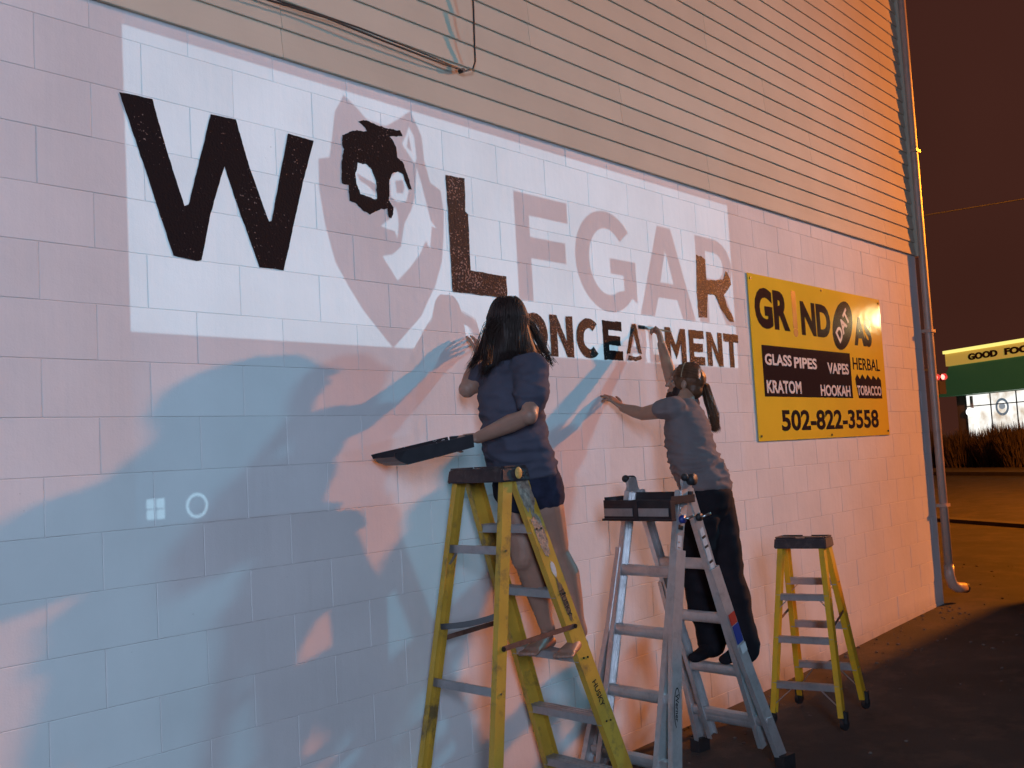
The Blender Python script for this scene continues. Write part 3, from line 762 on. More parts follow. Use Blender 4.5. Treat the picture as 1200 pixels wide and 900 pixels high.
def step_ladder(P, G, loc_label, cat_group, steps_f, steps_r, rail_m, rear_m, web, cap_h, cap_over, treads_both=False, husky=False, casters=False, peel=None):
    cx, cy, th, H, a, b, wt, wf, wr, wrf, dt = P
    t = thing('step_ladder', loc_label, 'stepladder', (cx, cy, G), th, cat_group)
    hz = lambda z: H - z
    F = lambda s, z: Vector((dt + a*hz(z), s*(wt + wf*hz(z)), z - G))
    R = lambda s, z: Vector((-dt - b*hz(z), s*(wr + wrf*hz(z)), z - G))
    foot = G + (0.075 if casters else 0.02)
    for s in (-1, 1):
        bm = BM(); channel(bm, F(s, H+0.02), F(s, foot), web, 0.028, 0.005, (1, 0, 0), (0, -s, 0))
        fr = obj('front_rail', bm, peel if (peel and s == -1) else rail_m, t)
        bm = BM(); channel(bm, R(s, H+0.02), R(s, foot), web*0.62 if not treads_both else web*0.8, 0.026, 0.005, (1, 0, 0), (0, -s, 0))
        rr = obj('rear_rail', bm, rear_m, t)
        if husky:
            ft = [0.36, 0.62] if s == -1 else [0.5]
            for q in ft:
                rail_text(t, 'HUSKY', F(s, H), F(s, G), q, 0.028, 0.13, (0, s, 0), (1, 0, 0), M['ink'], 0.0036)
        for fn, nm in ((F, 'foot'), (R, 'foot')):
            q = fn(s, foot)
            bm = BM()
            if casters:
                cyl(bm, q + Vector((0, 0, -0.035)), (0.3, 1, 0), 0.036, 0.022, 14)
                box(bm, q.x-0.018, q.x+0.018, q.y-0.02, q.y+0.02, q.z-0.03, q.z+0.04)
                obj('caster', bm, M['dark'], t)
            else:
                box(bm, q.x-0.04, q.x+0.04, q.y-0.022, q.y+0.022, q.z-0.02, q.z+0.05)
                obj('foot', bm, M['dark'], t)
        # rivets at the steps
        for fn, zs in ((F, steps_f), (R, steps_r)):
            for z in zs:
                bm = BM()
                p = fn(s, z)
                for du in (-0.014, 0.014) if fn is F else (0,):
                    cyl(bm, p + Vector((du, s*0.004, 0)), (0, 1, 0), 0.005, 0.004, 8)
                obj('rivet', bm, M['rivet'] if fn is F and not treads_both else M['bolt'], t)
    def tread(fn, z, dep, hh, m, sgn):
        p, q = fn(-1, z), fn(1, z); bm = BM()
        y0, y1 = p.y + 0.004, q.y - 0.004
        x = p.x
        box(bm, x-dep/2, x+dep/2, y0, y1, p.z+hh/2-0.004, p.z+hh/2)
        box(bm, x-dep/2, x-dep/2+0.003, y0, y1, p.z-hh/2, p.z+hh/2-0.0045)
        box(bm, x+dep/2-0.003, x+dep/2, y0, y1, p.z-hh/2, p.z+hh/2-0.0045)
        for k in range(3):
            yy = x - dep/3 + k*dep/3
            box(bm, yy-0.003, yy+0.003, y0, y1, p.z+hh/2+0.0003, p.z+hh/2+0.0025)
        obj('step', bm, m, t)
        # knee braces
    for z in steps_f: tread(F, z, web*0.95, 0.036, M['alu'], 1)
    for z in steps_r:
        if treads_both: tread(R, z, web*0.75, 0.034, M['alu'], -1)
        else:
            p, q = R(-1, z), R(1, z); bm = BM(); beam(bm, p + Vector((0, 0.003, 0)), q - Vector((0, 0.003, 0)), 0.036, 0.012, (0, 0, 1)); obj('rear_bar', bm, M['alu'], t)
            if z == steps_r[0]:
                bm = BM(); beam(bm, q + Vector((0, 0, -0.07)), q + Vector((0, -0.055, -0.012)), 0.014, 0.003, (1, 0, 0)); obj('knee_brace', bm, M['alu'], t)
    # cap: tapered block with a lip and moulded tray
    bm = BM()
    cw = wt + cap_over; cd = dt + web*0.62
    hexa(bm, [(-cd, -cw, H-G-cap_h*0.45), (cd, -cw, H-G-cap_h*0.45), (cd, cw, H-G-cap_h*0.45), (-cd, cw, H-G-cap_h*0.45),
              (-cd*0.88, -cw*0.97, H-G+cap_h*0.55), (cd*0.88, -cw*0.97, H-G+cap_h*0.55), (cd*0.88, cw*0.97, H-G+cap_h*0.55), (-cd*0.88, cw*0.97, H-G+cap_h*0.55)])
    bmesh.ops.bevel(bm, geom=bm.edges[:], offset=0.006, segments=2, affect='EDGES')
    for sx in (-1, 1):
        box(bm, sx*cd*0.80-0.006, sx*cd*0.80+0.006, -cw*0.9, -cw*0.2, H-G+cap_h*0.55+0.0005, H-G+cap_h*0.55+0.007)
        box(bm, sx*cd*0.80-0.006, sx*cd*0.80+0.006, cw*0.15, cw*0.9, H-G+cap_h*0.55+0.0005, H-G+cap_h*0.55+0.007)
    for sy in (-1, 1):
        box(bm, -cd*0.7, cd*0.7, sy*cw*0.93-0.006, sy*cw*0.93+0.006, H-G+cap_h*0.55+0.0005, H-G+cap_h*0.55+0.007)
    obj('top_cap', bm, M['cap'], t, smooth=False)
    return t, F, R

P1 = (1.869, -0.338, -0.097, 1.529, 0.355, 0.179, 0.163, 0.067, 0.168, 0.061, 0.036)
G1 = -0.115
t1, F1, R1 = step_ladder(P1, G1, 'large worn yellow stepladder holding the person in shorts, paint splashed rails', 'yellow stepladders at the wall',
    (1.282, 0.981, 0.680, 0.379, 0.10), (1.205, 0.62, 0.16), M['yellow_worn'], M['yellow_worn'], 0.088, 0.062, 0.024, husky=True, peel=M['yellow_worn'])
# splashes, spreaders, sagging strap, cap hardware on the big ladder
def splash(parent, fn, s, z0, z1, seed, w, m, off=0.0032):
    r = random.Random(seed); p0, p1 = fn(s, z0), fn(s, z1); d = (p1-p0).normalized(); u = Vector((1, 0, 0)); u = (u - d*u.dot(d)).normalized()
    o = Vector((0, s, 0)); o = (o - d*o.dot(d) - u*o.dot(u)).normalized()
    c = []; n = 46
    for k in range(n):
        a = 2*math.pi*k/n
        L = (p1-p0).length/2
        rr = 1 + 0.35*noise.noise(Vector((math.cos(a)*2+seed, math.sin(a)*2, 0))) + 0.22*noise.noise(Vector((math.cos(a)*7+seed, math.sin(a)*7, 1)))
        c.append((max(-w/2*0.95, min(w/2*0.95, w*0.5*math.cos(a)*rr)), L*math.sin(a)*rr))
    me = contour_mesh([c], 0.0004)
    me.transform(frame_matrix(p0.lerp(p1, .5) + o*off, -u*s if False else u, d if u.cross(d).dot(o) > 0 else -d, o))
    obj('paint_splash', me, m, parent, label='dried pale paint splashed on the rail')
M['splash'] = mat('dried_splashes', (0.30, 0.22, 0.17), rough=0.6, var=0.45, scale=45, bump=0.4, bscale=90)
M['splash2'] = mat('brown_grime', (0.13, 0.09, 0.055), rough=0.7, var=0.5, scale=60)
splash(t1, F1, -1, 1.52, 1.36, 1, 0.080, M['splash']); splash(t1, F1, -1, 1.36, 1.16, 2, 0.060, M['splash']); splash(t1, F1, -1, 1.13, 1.06, 3, 0.03, M['label'])
splash(t1, F1, -1, 1.05, 0.86, 5, 0.035, M['splash2'])
def spreader(parent, a, b2, w, m, sag=0.0):
    bm = BM(); pts = [Vector(a).lerp(Vector(b2), k/8) + Vector((0, 0, -sag*math.sin(math.pi*k/8))) for k in range(9)]
    for p, q in zip(pts[:-1], pts[1:]): beam(bm, p, q, w, 0.004, (0, 0, 1))
    obj('spreader', bm, m, parent)
for s in (-1, 1):
    spreader(t1, R1(s, 0.80) + Vector((0, s*0.004, 0)), F1(s, 0.83) + Vector((0, s*0.008, 0)), 0.022, M['rust'])
    for q in (R1(s, 0.80), F1(s, 0.83)):
        bm = BM(); cyl(bm, q + Vector((0, s*0.011, 0)), (0, 1, 0), 0.010, 0.006, 10); obj('bolt', bm, M['rivet'], t1)
spreader(t1, R1(1, 0.86) + Vector((0, -0.01, 0)), R1(-1, 0.94) + Vector((0, 0.01, 0)), 0.026, M['strap'], 0.012)
bm = BM(); ball(bm, (0.01, -0.19, 1.529-G1+0.008), 0.022, (1.0, 0.25, 1.2)); obj('paint_drip', bm, mat('dried_mustard_paint', (0.55, 0.33, 0.09), rough=0.4, var=0.3, scale=60), t1, smooth=True, label='dried mustard paint blob on the cap')
for du, dz in ((0.035, 0.014), (0.035, -0.012), (0.058, 0.0)):
    bm = BM(); cyl(bm, (du, -0.190, 1.529-G1+dz), (0, 1, 0), 0.004, 0.004, 8); obj('bolt', bm, M['bolt'], t1)

P3 = (4.38, -0.649, 0.154, 0.985, 0.309, 0.131, 0.141, 0.069, 0.137, 0.078, 0.048)
G3 = -0.088
t3, F3, R3 = step_ladder(P3, G3, 'short clean yellow stepladder on casters standing empty by the sign', 'yellow stepladders at the wall',
    (0.735, 0.455, 0.185), (0.665, 0.415, 0.150), M['yellow'], M['yellow'], 0.07, 0.062, 0.02, treads_both=True, casters=True)
for s in (-1, 1):
    spreader(t3, R3(s, 0.50), F3(s, 0.56), 0.016, M['rust'])
    q0, q1 = R3(s, 0.02), R3(s, 0.135); bm = BM(); beam(bm, q0, q1 - Vector((0, s*0.12, 0)), 0.014, 0.004, (1, 0, 0)); obj('knee_brace', bm, M['alu'], t3)
    q0, q1 = F3(s, 0.02), F3(s, 0.17); bm = BM(); beam(bm, q0, q1 - Vector((0, s*0.12, 0)), 0.014, 0.004, (1, 0, 0)); obj('knee_brace', bm, M['alu'], t3)
    q0, q1 = R3(s, 0.58), R3(s, 0.655); bm = BM(); beam(bm, q0 + Vector((0, -s*0.002, 0)), q1 - Vector((0, s*0.07, 0)), 0.012, 0.004, (1, 0, 0)); obj('knee_brace', bm, M['alu'], t3)
    q0, q1 = F3(s, 0.65), F3(s, 0.72); bm = BM(); beam(bm, q0 + Vector((0, -s*0.002, 0)), q1 - Vector((0, s*0.07, 0)), 0.012, 0.004, (1, 0, 0)); obj('knee_brace', bm, M['alu'], t3)

# ------------------------------------------------------------------ articulated aluminium ladder
P2 = (2.969, -0.536, -0.128, 1.409, 0.352, 0.245, 0.175, 0.003, 0.183, 0.010, 0.025)
G2 = -0.105
cx, cy, th, H2, a2, b2_, wt2, wf2, wr2, wrf2, dt2 = P2
t2 = thing('folding_ladder', 'grey aluminium folding ladder with tool tray under the person in grey', 'folding ladder', (cx, cy, G2), th)
F2 = lambda s, z, ex=0: Vector((dt2 + a2*(H2-z), s*(wt2 + wf2*(H2-z) + ex), z - G2))
R2 = lambda s, z, ex=0: Vector((-dt2 - b2_*(H2-z), s*(wr2 + wrf2*(H2-z) + ex), z - G2))
def rung(fn, z, ex, r, m=None, half=None):
    p, q = fn(-1, z, ex), fn(1, z, ex)
    bm = BM()
    c = (p+q)/2; y = (q-p).length/2
    # D shaped rung: flat tread on top, ribbed
    n = 10; sec = [(r*math.cos(math.pi*k/(n-1))*1.0, -r*math.sin(math.pi*k/(n-1))*1.9) for k in range(n)] + [(-r, 0.004), (r, 0.004)]
    rr = [[bm.verts.new((c.x + u, yy, c.z + w + 0.006)) for u, w in sec] for yy in (p.y, q.y)]
    nn = len(sec)
    for k in range(nn): bm.faces.new([rr[0][k], rr[0][(k+1) % nn], rr[1][(k+1) % nn], rr[1][k]])
    bm.faces.new(rr[0][::-1]); bm.faces.new(rr[1])
    for k in range(4):
        u = -r*0.75 + k*r*0.5
        box(bm, c.x+u-0.002, c.x+u+0.002, p.y, q.y, c.z+0.0105, c.z+0.0125)
    bmesh.ops.recalc_face_normals(bm, faces=bm.faces)
    obj('rung', bm, M['alu2'], t2)
for s in (-1, 1):
    bm = BM(); channel(bm, F2(s, H2-0.02), F2(s, 0.0), 0.062, 0.024, 0.006, (1, 0, 0), (0, -s, 0)); obj('inner_rail', bm, M['alu2'], t2)
    bm = BM(); channel(bm, R2(s, H2-0.02), R2(s, 0.0), 0.062, 0.024, 0.006, (1, 0, 0), (0, -s, 0)); obj('inner_rail', bm, M['alu2'], t2)
    # outer telescoping rails, bent outwards
    bm = BM()
    for fn, z0, z1, z2, ex in ((F2, 0.98 if s == -1 else 0.9, 0.55, G2+0.03, 0.10), ):
        A, Bq, Cq = fn(s, z0, 0.016), fn(s, z1, 0.035), fn(s, z2, ex)
        channel(bm, A, Bq, 0.07, 0.022, 0.006, (1, 0, 0), (0, -s, 0)); channel(bm, Bq, Cq, 0.07, 0.022, 0.006, (1, 0, 0), (0, -s, 0))
    obj('outer_rail', bm, M['alu2'], t2)
    bm = BM()
    A, Bq, Cq = R2(s, 1.10, 0.016), R2(s, 0.70, 0.03), R2(s, G2+0.03, 0.115)
    channel(bm, A, Bq, 0.07, 0.022, 0.006, (1, 0, 0), (0, -s, 0)); channel(bm, Bq, Cq, 0.07, 0.022, 0.006, (1, 0, 0), (0, -s, 0))
    obj('outer_rail', bm, M['alu2'], t2)
    for q in (F2(s, G2+0.03, 0.10), R2(s, G2+0.03, 0.115)):
        bm = BM(); box(bm, q.x-0.05, q.x+0.05, q.y-0.03, q.y+0.03, q.z-0.03, q.z+0.045); obj('foot', bm, M['dark'], t2)
    # hinge: two flat arms, a black knob, latch handle
    hp = Vector((0, s*(wt2+0.004), H2 + 0.02 - G2))
    bm = BM()
    beam(bm, F2(s, H2-0.14, 0.008), hp + Vector((0.012, 0, 0)), 0.046, 0.006, (1, 0, 0)); beam(bm, R2(s, H2-0.14, 0.008), hp + Vector((-0.012, 0, 0.004)), 0.046, 0.0055, (1, 0, 0), (0, s*0.0065, 0))
    cyl(bm, hp + Vector((0, s*0.004, 0.0)), (0, 1, 0), 0.038, 0.016, 20)
    obj('hinge', bm, M['alu2'], t2)
    bm = BM(); cyl(bm, hp + Vector((0.02, s*0.026, 0.015)), (0, 1, 0), 0.030, 0.028, 18); ball(bm, hp + Vector((-0.03, s*0.02, 0.03)), 0.02)
    obj('hinge_knob', bm, M['dark'], t2, smooth=True)
    for fn, xx in ((F2, 0.03), (R2, 0.03)):
        q = fn(s, H2-0.16, 0.0)
        bm = BM(); tube(bm, [q + Vector((0, s*0.005, 0)), q + Vector((0.02, s*0.03, 0.004)), q + Vector((0.05, s*0.05, 0.016))], 0.007, 8); obj('latch_handle', bm, M['bolt'], t2, smooth=True)
        bm = BM(); cyl(bm, q + Vector((0, s*0.012, 0)), (0, 1, 0), 0.02, 0.02, 14); obj('latch_knob', bm, M['blue'] if (fn is R2 and s == -1) else M['dark'], t2, smooth=True)
for z in (1.30, 1.005, 0.71, 0.415, 0.12):
    rung(R2, z, -0.006 if z > 0.9 else 0.012 + (0.9-z)*0.05, 0.026)
for z in (1.28, 1.015, 0.72, 0.43, 0.14):
    rung(F2, z, -0.006, 0.026)
rung(F2, 0.16, 0.085, 0.024)
# stickers and print on the near rails
def sticker(fn, s, z0, z1, w, m, lab=None, off=0.0036, du=0.0):
    p0, p1 = fn(s, z0), fn(s, z1); bm = BM(); d = (p1-p0).normalized()
    u = Vector((1, 0, 0)); u = (u - d*u.dot(d)).normalized()
    beam(bm, p0, p1, w, 0.0008, (1, 0, 0), Vector((0, s*off, 0)) + u*du); obj('sticker', bm, m, t2, label=lab)
sticker(R2, -1, 1.17, 0.72, 0.034, M['label'], 'long white safety label strip'); sticker(F2, -1, 1.19, 0.70, 0.034, M['label'], 'long white safety label strip')
O2 = lambda s, z: F2(s, z, 0.017 + max(0, (0.98-z))*0.045)
for zz in (1.22, 1.06, 0.94, 0.85):
    sticker(R2, -1, zz, zz-0.022, 0.036, M['ink'], 'black band on the label', 0.0048)
sticker(R2, -1, 0.90, 0.865, 0.030, M['red'], 'small red warning mark', 0.0055)
for zz in (1.15, 1.10, 1.02): sticker(F2, -1, zz, zz-0.012, 0.030, M['ink'], 'black band on the label', 0.0048)
for i in range(16):
    zz = 1.14 - i*0.026
    if all(abs(zz-q) > .02 for q in (1.05, 0.93, 0.84, 0.88)): sticker(R2, -1, zz, zz-0.006, 0.014 + 0.008*(i % 3), M['splash'], 'small print on the label', 0.0050, 0.004*((i*7) % 3 - 1))
sticker(lambda s, z: F2(s, z, 0.030), -1, 0.74, 0.68, 0.055, M['red'], 'red sticker', 0.006)
sticker(lambda s, z: F2(s, z, 0.034), -1, 0.678, 0.58, 0.055, M['blue'], 'blue sticker', 0.006)
sticker(lambda s, z: F2(s, z, 0.042), -1, 0.575, 0.53, 0.05, M['label'], 'pale end of the sticker', 0.008)
oc = ellipse(0, 0, 0.085, 0.014)
RN = lambda z: R2(-1, z, 0.03 + max(0, 0.70-z)*0.105)
rail_text(t2, 'Werner', RN(0.70), RN(0.10), 0.55, 0.024, 0.13, (0, -1, 0), (1, 0, 0), M['ink'], 0.0045)
p0, p1 = RN(0.70), RN(0.10); d = (p1-p0).normalized(); o_ = Vector((0, -1, 0)); o_ = (o_ - d*o_.dot(d)).normalized()
me = contour_mesh([ellipse(0, 0, 0.095, 0.024), ellipse(0, 0, 0.088, 0.019)], 0.0003); me.transform(frame_matrix(p0.lerp(p1, .55) + o_*0.0045, d, o_.cross(d), o_)); obj('logo_oval', me, M['ink'], t2, label='oval ring round the maker name')
# tool tray hung on the left side
tz = 1.335 - G2
bm = BM(); x0, x1, yw = -0.185, 0.01, 0.225
for (bx0, bx1, by0, by1, bz0, bz1) in ((x0, x1, -yw, yw, tz-0.004, tz), (x0, x0+0.008, -yw, yw, tz-0.075, tz+0.02), (x0+0.0085, x1, -yw, -yw+0.008, tz+0.0005, tz+0.035), (x0+0.0085, x1, yw-0.008, yw, tz+0.0005, tz+0.035), (x1-0.008, x1-0.0002, -yw+0.0085, yw-0.0085, tz+0.0005, tz+0.05)):
    box(bm, bx0, bx1, by0, by1, bz0, bz1)
box(bm, x0-0.006, x0-0.0005, -0.012, 0.012, tz-0.08, tz+0.022); box(bm, x0-0.004, x0+0.03, -yw-0.004, -yw+0.0, tz-0.08, tz+0.01); box(bm, x0-0.008, x0+0.025, -yw-0.01, yw+0.01, tz-0.086, tz-0.0755)
obj('tool_tray', bm, M['black'], t2)
bm = BM(); box(bm, x0-0.010, x0-0.0065, -yw+0.01, -0.02, tz-0.062, tz-0.022); box(bm, x0-0.010, x0-0.0065, 0.02, yw-0.01, tz-0.062, tz-0.022); obj('tray_bar', bm, M['alu'], t2)

# ------------------------------------------------------------------ people
def hand(bm, w, d, back, side, curls, spread=0.10, k=1.0, thumb_out=0.8, thumb_curl=0.5):
    """w wrist, d wrist-to-knuckles, back = direction of the back of the hand, side = +1/-1 which way the thumb is"""
    w = Vector(w); d = Vector(d).normalized(); b = Vector(back); b = (b - d*b.dot(d)).normalized(); l = d.cross(b)*side
    kn = w + d*0.088*k
    loft(bm, [(w, l*0.026*k, b*0.019*k), (w + d*0.03*k, l*0.034*k, b*0.016*k), (w + d*0.065*k, l*0.041*k, b*0.014*k), (kn, l*0.040*k, b*0.012*k)], 14)
    lens = [0.072, 0.080, 0.074, 0.058]
    for i in range(4):
        off = (1.5 - i)*0.021*k
        base = w + d*(0.083 - abs(i-1.2)*0.004)*k + l*off
        dirv = (d + l*(1.5-i)*spread).normalized()
        c = curls[i]; p = base; pts = [base - d*0.02*k, base]; a = 0
        for j, f in enumerate((0.46, 0.30, 0.24)):
            a += c*(0.8 if j == 0 else 1.0)
            v = dirv*math.cos(a) - b*math.sin(a)
            p = p + v*lens[i]*f*k; pts.append(p)
        limb(bm, pts, [0.0095*k, 0.0092*k, 0.0085*k, 0.0078*k, 0.0068*k], 8)
    tb = w + d*0.028*k + l*0.028*k
    v1 = (d*0.75 + l*thumb_out - b*0.25*thumb_curl).normalized(); p1 = tb + v1*0.040*k
    v2 = (d*0.95 + l*thumb_out*0.6 - b*0.6*thumb_curl).normalized(); p2 = p1 + v2*0.030*k
    v3 = (d + l*thumb_out*0.3 - b*1.0*thumb_curl).normalized(); p3 = p2 + v3*0.024*k
    limb(bm, [tb - d*0.01, tb, p1, p2, p3], [0.013*k, 0.013*k, 0.0105*k, 0.0095*k, 0.008*k], 8)

def head(bm, c, f, up, k=1.0):
    c = Vector(c); f = Vector(f).normalized(); up = Vector(up); up = (up - f*up.dot(f)).normalized(); r = f.cross(up)
    R3 = Matrix((r, f, up)).transposed()
    P = lambda x, y, z: c + (r*x + f*y + up*z)*k
    ball(bm, P(0, -0.012, 0.028), 1, (0.074*k, 0.093*k, 0.085*k), R3, 20)
    ball(bm, P(0, 0.018, -0.035), 1, (0.060*k, 0.068*k, 0.070*k), R3, 18)
    ball(bm, P(0, 0.052, -0.082), 1, (0.030*k, 0.026*k, 0.024*k), R3, 12)
    ball(bm, P(0, 0.070, 0.020), 1, (0.048*k, 0.016*k, 0.014*k), R3, 12)
    loft(bm, [(P(0, 0.080, 0.012), r*0.009*k, f*0.010*k), (P(0, 0.096, -0.012), r*0.011*k, f*0.012*k), (P(0, 0.100, -0.028), r*0.016*k, f*0.012*k)], 10)
    ball(bm, P(0, 0.084, -0.052), 1, (0.024*k, 0.010*k, 0.006*k), R3, 10)
    ball(bm, P(0, 0.081, -0.063), 1, (0.021*k, 0.010*k, 0.007*k), R3, 10)
    for s in (-1, 1):
        ball(bm, P(s*0.040, 0.060, -0.020), 1, (0.020*k, 0.016*k, 0.016*k), R3, 10)
        ball(bm, P(s*0.078, -0.008, -0.010), 1, (0.008*k, 0.018*k, 0.031*k), R3, 12)
    return P, R3, r, f, up

def eyes(parent, P, R3, k=1.0):
    for s in (-1, 1):
        bm = BM(); ball(bm, P(s*0.031, 0.070, 0.002), 0.012*k); obj('eye', bm, M['eye'], parent, smooth=True)
M['eye'] = mat('eye_white', (0.16, 0.14, 0.13), rough=0.2)

def strands(name, parent, roots, paths, m, r0, label=None):
    bm = BM()
    for pts in paths:
        n = len(pts); tube(bm, pts, [r0*(1 - 0.75*(i/(n-1))**2) for i in range(n)], 3, cap=False)
    return obj(name, bm, m, parent, smooth=True, label=label)

# ---- person in navy t-shirt on the big yellow ladder
W1 = thing('person', 'barefoot person with long dark hair in navy t-shirt and denim shorts holding a paint tray', 'person', (2.2, -0.46, 0.70), 0, 'people painting the wall')
W1O = Vector((2.2, -0.46, 0.70))
def rel(o, pts): return [Vector(p) - o for p in pts]
class Shift:
    pass
def person_part(name, bm, m, parent, O, voxel, sm=4, disp=None, label=None):
    o = remeshed(name, bm, m, parent, voxel, sm, disp, label)
    o.location = -O
    return o
V3 = Vector
fw = V3((-0.80, 0.60, 0)).normalized(); lat = V3((0.20, 0.98, 0)).normalized()       # shoulder axis runs nearly square to the wall
bm = BM()
hf = V3((0.42, 0.90, 0.12))
Ph, R3h, hr, hfw, hup = head(bm, (2.055, -0.335, 2.245), hf, (0, 0, 1), 1.0)
limb(bm, [(2.045, -0.365, 2.06), (2.05, -0.35, 2.16)], [0.058, 0.054])
# trunk
tr1 = [((2.060, -0.398, 1.47), 0.150, 0.130), ((2.048, -0.396, 1.56), 0.140, 0.120), ((2.018, -0.393, 1.68), 0.125, 0.108), ((2.005, -0.390, 1.80), 0.122, 0.104), ((2.005, -0.385, 1.92), 0.130, 0.095), ((2.02, -0.380, 1.98), 0.130, 0.085), ((2.04, -0.375, 2.035), 0.075, 0.060)]
prp = lat.cross(V3((0, 0, 1)))
loft(bm, [(c, lat*a, prp*b) for c, a, b in tr1], 20)
# near arm with the tray
SR, ER, WR = V3((1.985, -0.550, 1.985)), V3((1.862, -0.605, 1.785)), V3((1.800, -0.352, 1.703))
limb(bm, [SR, SR.lerp(ER, .5), ER, ER.lerp(WR, .35), ER.lerp(WR, .75), WR], [0.055, 0.050, 0.041, 0.042, 0.033, 0.027])
hand(bm, WR, (-0.72, 0.68, -0.10), (-0.35, -0.35, 0.87), 1, (0.95, 0.95, 0.95, 0.95), 0.02, 0.98, 0.6, 0.9)
# far arm raised to the wall
SL, EL, WL = V3((2.02, -0.235, 2.00)), V3((1.945, -0.165, 1.94)), V3((2.115, -0.100, 2.11))
limb(bm, [SL, SL.lerp(EL, .5), EL, EL.lerp(WL, .35), EL.lerp(WL, .75), WL], [0.055, 0.052, 0.042, 0.041, 0.032, 0.026])
hand(bm, WL, (0.55, 0.42, 0.72), (0.1, -0.95, 0.3), -1, (0.25, 0.3, 0.35, 0.3), 0.12, 0.96)
# legs
for hip, kne, an, toe in (((2.07, -0.325, 1.50), (2.055, -0.365, 1.165), (2.195, -0.370, 0.79), (-1, -0.12)), ((2.070, -0.462, 1.50), (2.135, -0.488, 1.160), (2.215, -0.545, 0.79), (-1, -0.18))):
    hip, kne, an = V3(hip), V3(kne), V3(an)
    limb(bm, [hip, hip.lerp(kne, .45), kne + V3((0, 0, .03)), kne - V3((0, 0, 0.03))], [0.096, 0.090, 0.066, 0.060], 16)
    limb(bm, [kne, kne.lerp(an, .3) + V3((0.022, 0, 0)), kne.lerp(an, .55) + V3((0.012, 0, 0)), kne.lerp(an, .85), an], [0.060, 0.068, 0.056, 0.038, 0.036], 16)
    td = V3((toe[0], toe[1], 0)).normalized(); tl = V3((-td.y, td.x, 0))
    zf = 0.703
    heel = V3((an.x, an.y, zf)) - td*0.015
    loft(bm, [(heel + V3((0, 0, .028)) - td*.01, tl*0.028, V3((0, 0, 0.027))), (heel + td*.05 + V3((0, 0, .042)), tl*0.031, V3((0, 0, 0.040))), (heel + td*.11 + V3((0, 0, .030)), tl*0.037, V3((0, 0, 0.029))), (heel + td*.165 + V3((0, 0, .018)), tl*0.043, V3((0, 0, 0.018)))], 14)
    for i in range(5):
        o = (i-2)*0.0175; L = 0.195 - abs(i-1)*0.006*1.3
        limb(bm, [heel + td*0.16 + tl*o + V3((0, 0, .014)), heel + td*(L+0.012) + tl*o*1.05 + V3((0, 0, .006))], [0.0105, 0.0095 if i else 0.013], 8)
person_part('body', bm, M['skin'], W1, W1O, 0.0048, 3)
# t-shirt
def fold(freq, amp, axis=(1, 1, 1), seed=0):
    ax = Vector(axis)
    def f(p):
        q = Vector((p.x*ax.x*freq, p.y*ax.y*freq, p.z*ax.z*freq)) + Vector((seed, seed, seed))
        n = noise.noise(q)
        return amp*(1 - abs(n)*2.6) - amp*0.3 + amp*0.5*noise.noise(q*2.3)
    return f
bm = BM()
tee = [((2.055, -0.398, 1.515), 0.172, 0.152), ((2.045, -0.396, 1.57), 0.174, 0.152), ((2.015, -0.394, 1.66), 0.166, 0.148), ((2.005, -0.392, 1.73), 0.160, 0.140), ((2.000, -0.388, 1.80), 0.162, 0.142), ((1.998, -0.384, 1.89), 0.170, 0.140), ((2.010, -0.380, 1.98), 0.162, 0.114), ((2.035, -0.375, 2.045), 0.105, 0.082)]
loft(bm, [(c, lat*a, prp*b) for c, a, b in tee], 24)
limb(bm, [SR + V3((0, 0.02, 0.01)), SR.lerp(ER, .58) + V3((0, 0, 0))], [0.080, 0.080], 16)
limb(bm, [SR + V3((0, 0.06, 0.015)), SR + V3((0, 0.01, 0.01))], [0.075, 0.078], 16)
limb(bm, [SL + V3((0, -0.03, 0.01)), SL.lerp(EL, .30)], [0.074, 0.068], 16)
t_fold = fold(6.5, 0.0085, (1.0, 1.0, 2.8), 3)
tee1 = person_part('t_shirt', bm, M['tee1'], W1, W1O, 0.0085, 5, lambda p: t_fold(p)*(1.0 + 0.8*max(0, 1 - abs(p.z-1.70)/0.15)))
bm = BM()
sh = [((2.068, -0.402, 1.42), 0.158, 0.146), ((2.062, -0.400, 1.50), 0.166, 0.150), ((2.055, -0.398, 1.57), 0.162, 0.142)]
loft(bm, [(c, lat*a, prp*b) for c, a, b in sh], 20)
limb(bm, [(2.060, -0.330, 1.48), (2.060, -0.340, 1.425)], [0.106, 0.104], 18)
limb(bm, [(2.075, -0.470, 1.48), (2.088, -0.474, 1.425)], [0.106, 0.104], 18)
s_fold = fold(7.0, 0.005, (1, 1, 1.6), 8)
person_part('shorts', bm, M['denim'], W1, W1O, 0.008, 4, s_fold)
# long hair: under volume plus strands
bm = BM()
ball(bm, Ph(0, -0.020, 0.034), 1, (0.083, 0.100, 0.090), R3h, 22)
hb = -hfw
loft(bm, [(Ph(0, -0.045, 0.02), hr*0.086, hfw*0.072), (Ph(0, -0.07, -0.06), hr*0.092, hfw*0.062), (Ph(0, -0.085, -0.14), hr*0.118, hfw*0.045), (Ph(0, -0.088, -0.21), hr*0.125, hfw*0.028)], 18)
for s in (-1, 1):
    loft(bm, [(Ph(s*0.070, -0.01, 0.02), hr*0.020, hfw*0.060), (Ph(s*0.080, 0.0, -0.08), hr*0.022, hfw*0.055), (Ph(s*0.095, 0.0, -0.17), hr*0.024, hfw*0.035)], 12)
h_f = fold(14, 0.004, (1, 1, 0.15), 2)
person_part('hair', bm, M['hair1'], W1, W1O, 0.006, 2, h_f)
rnd = random.Random(11); paths = []
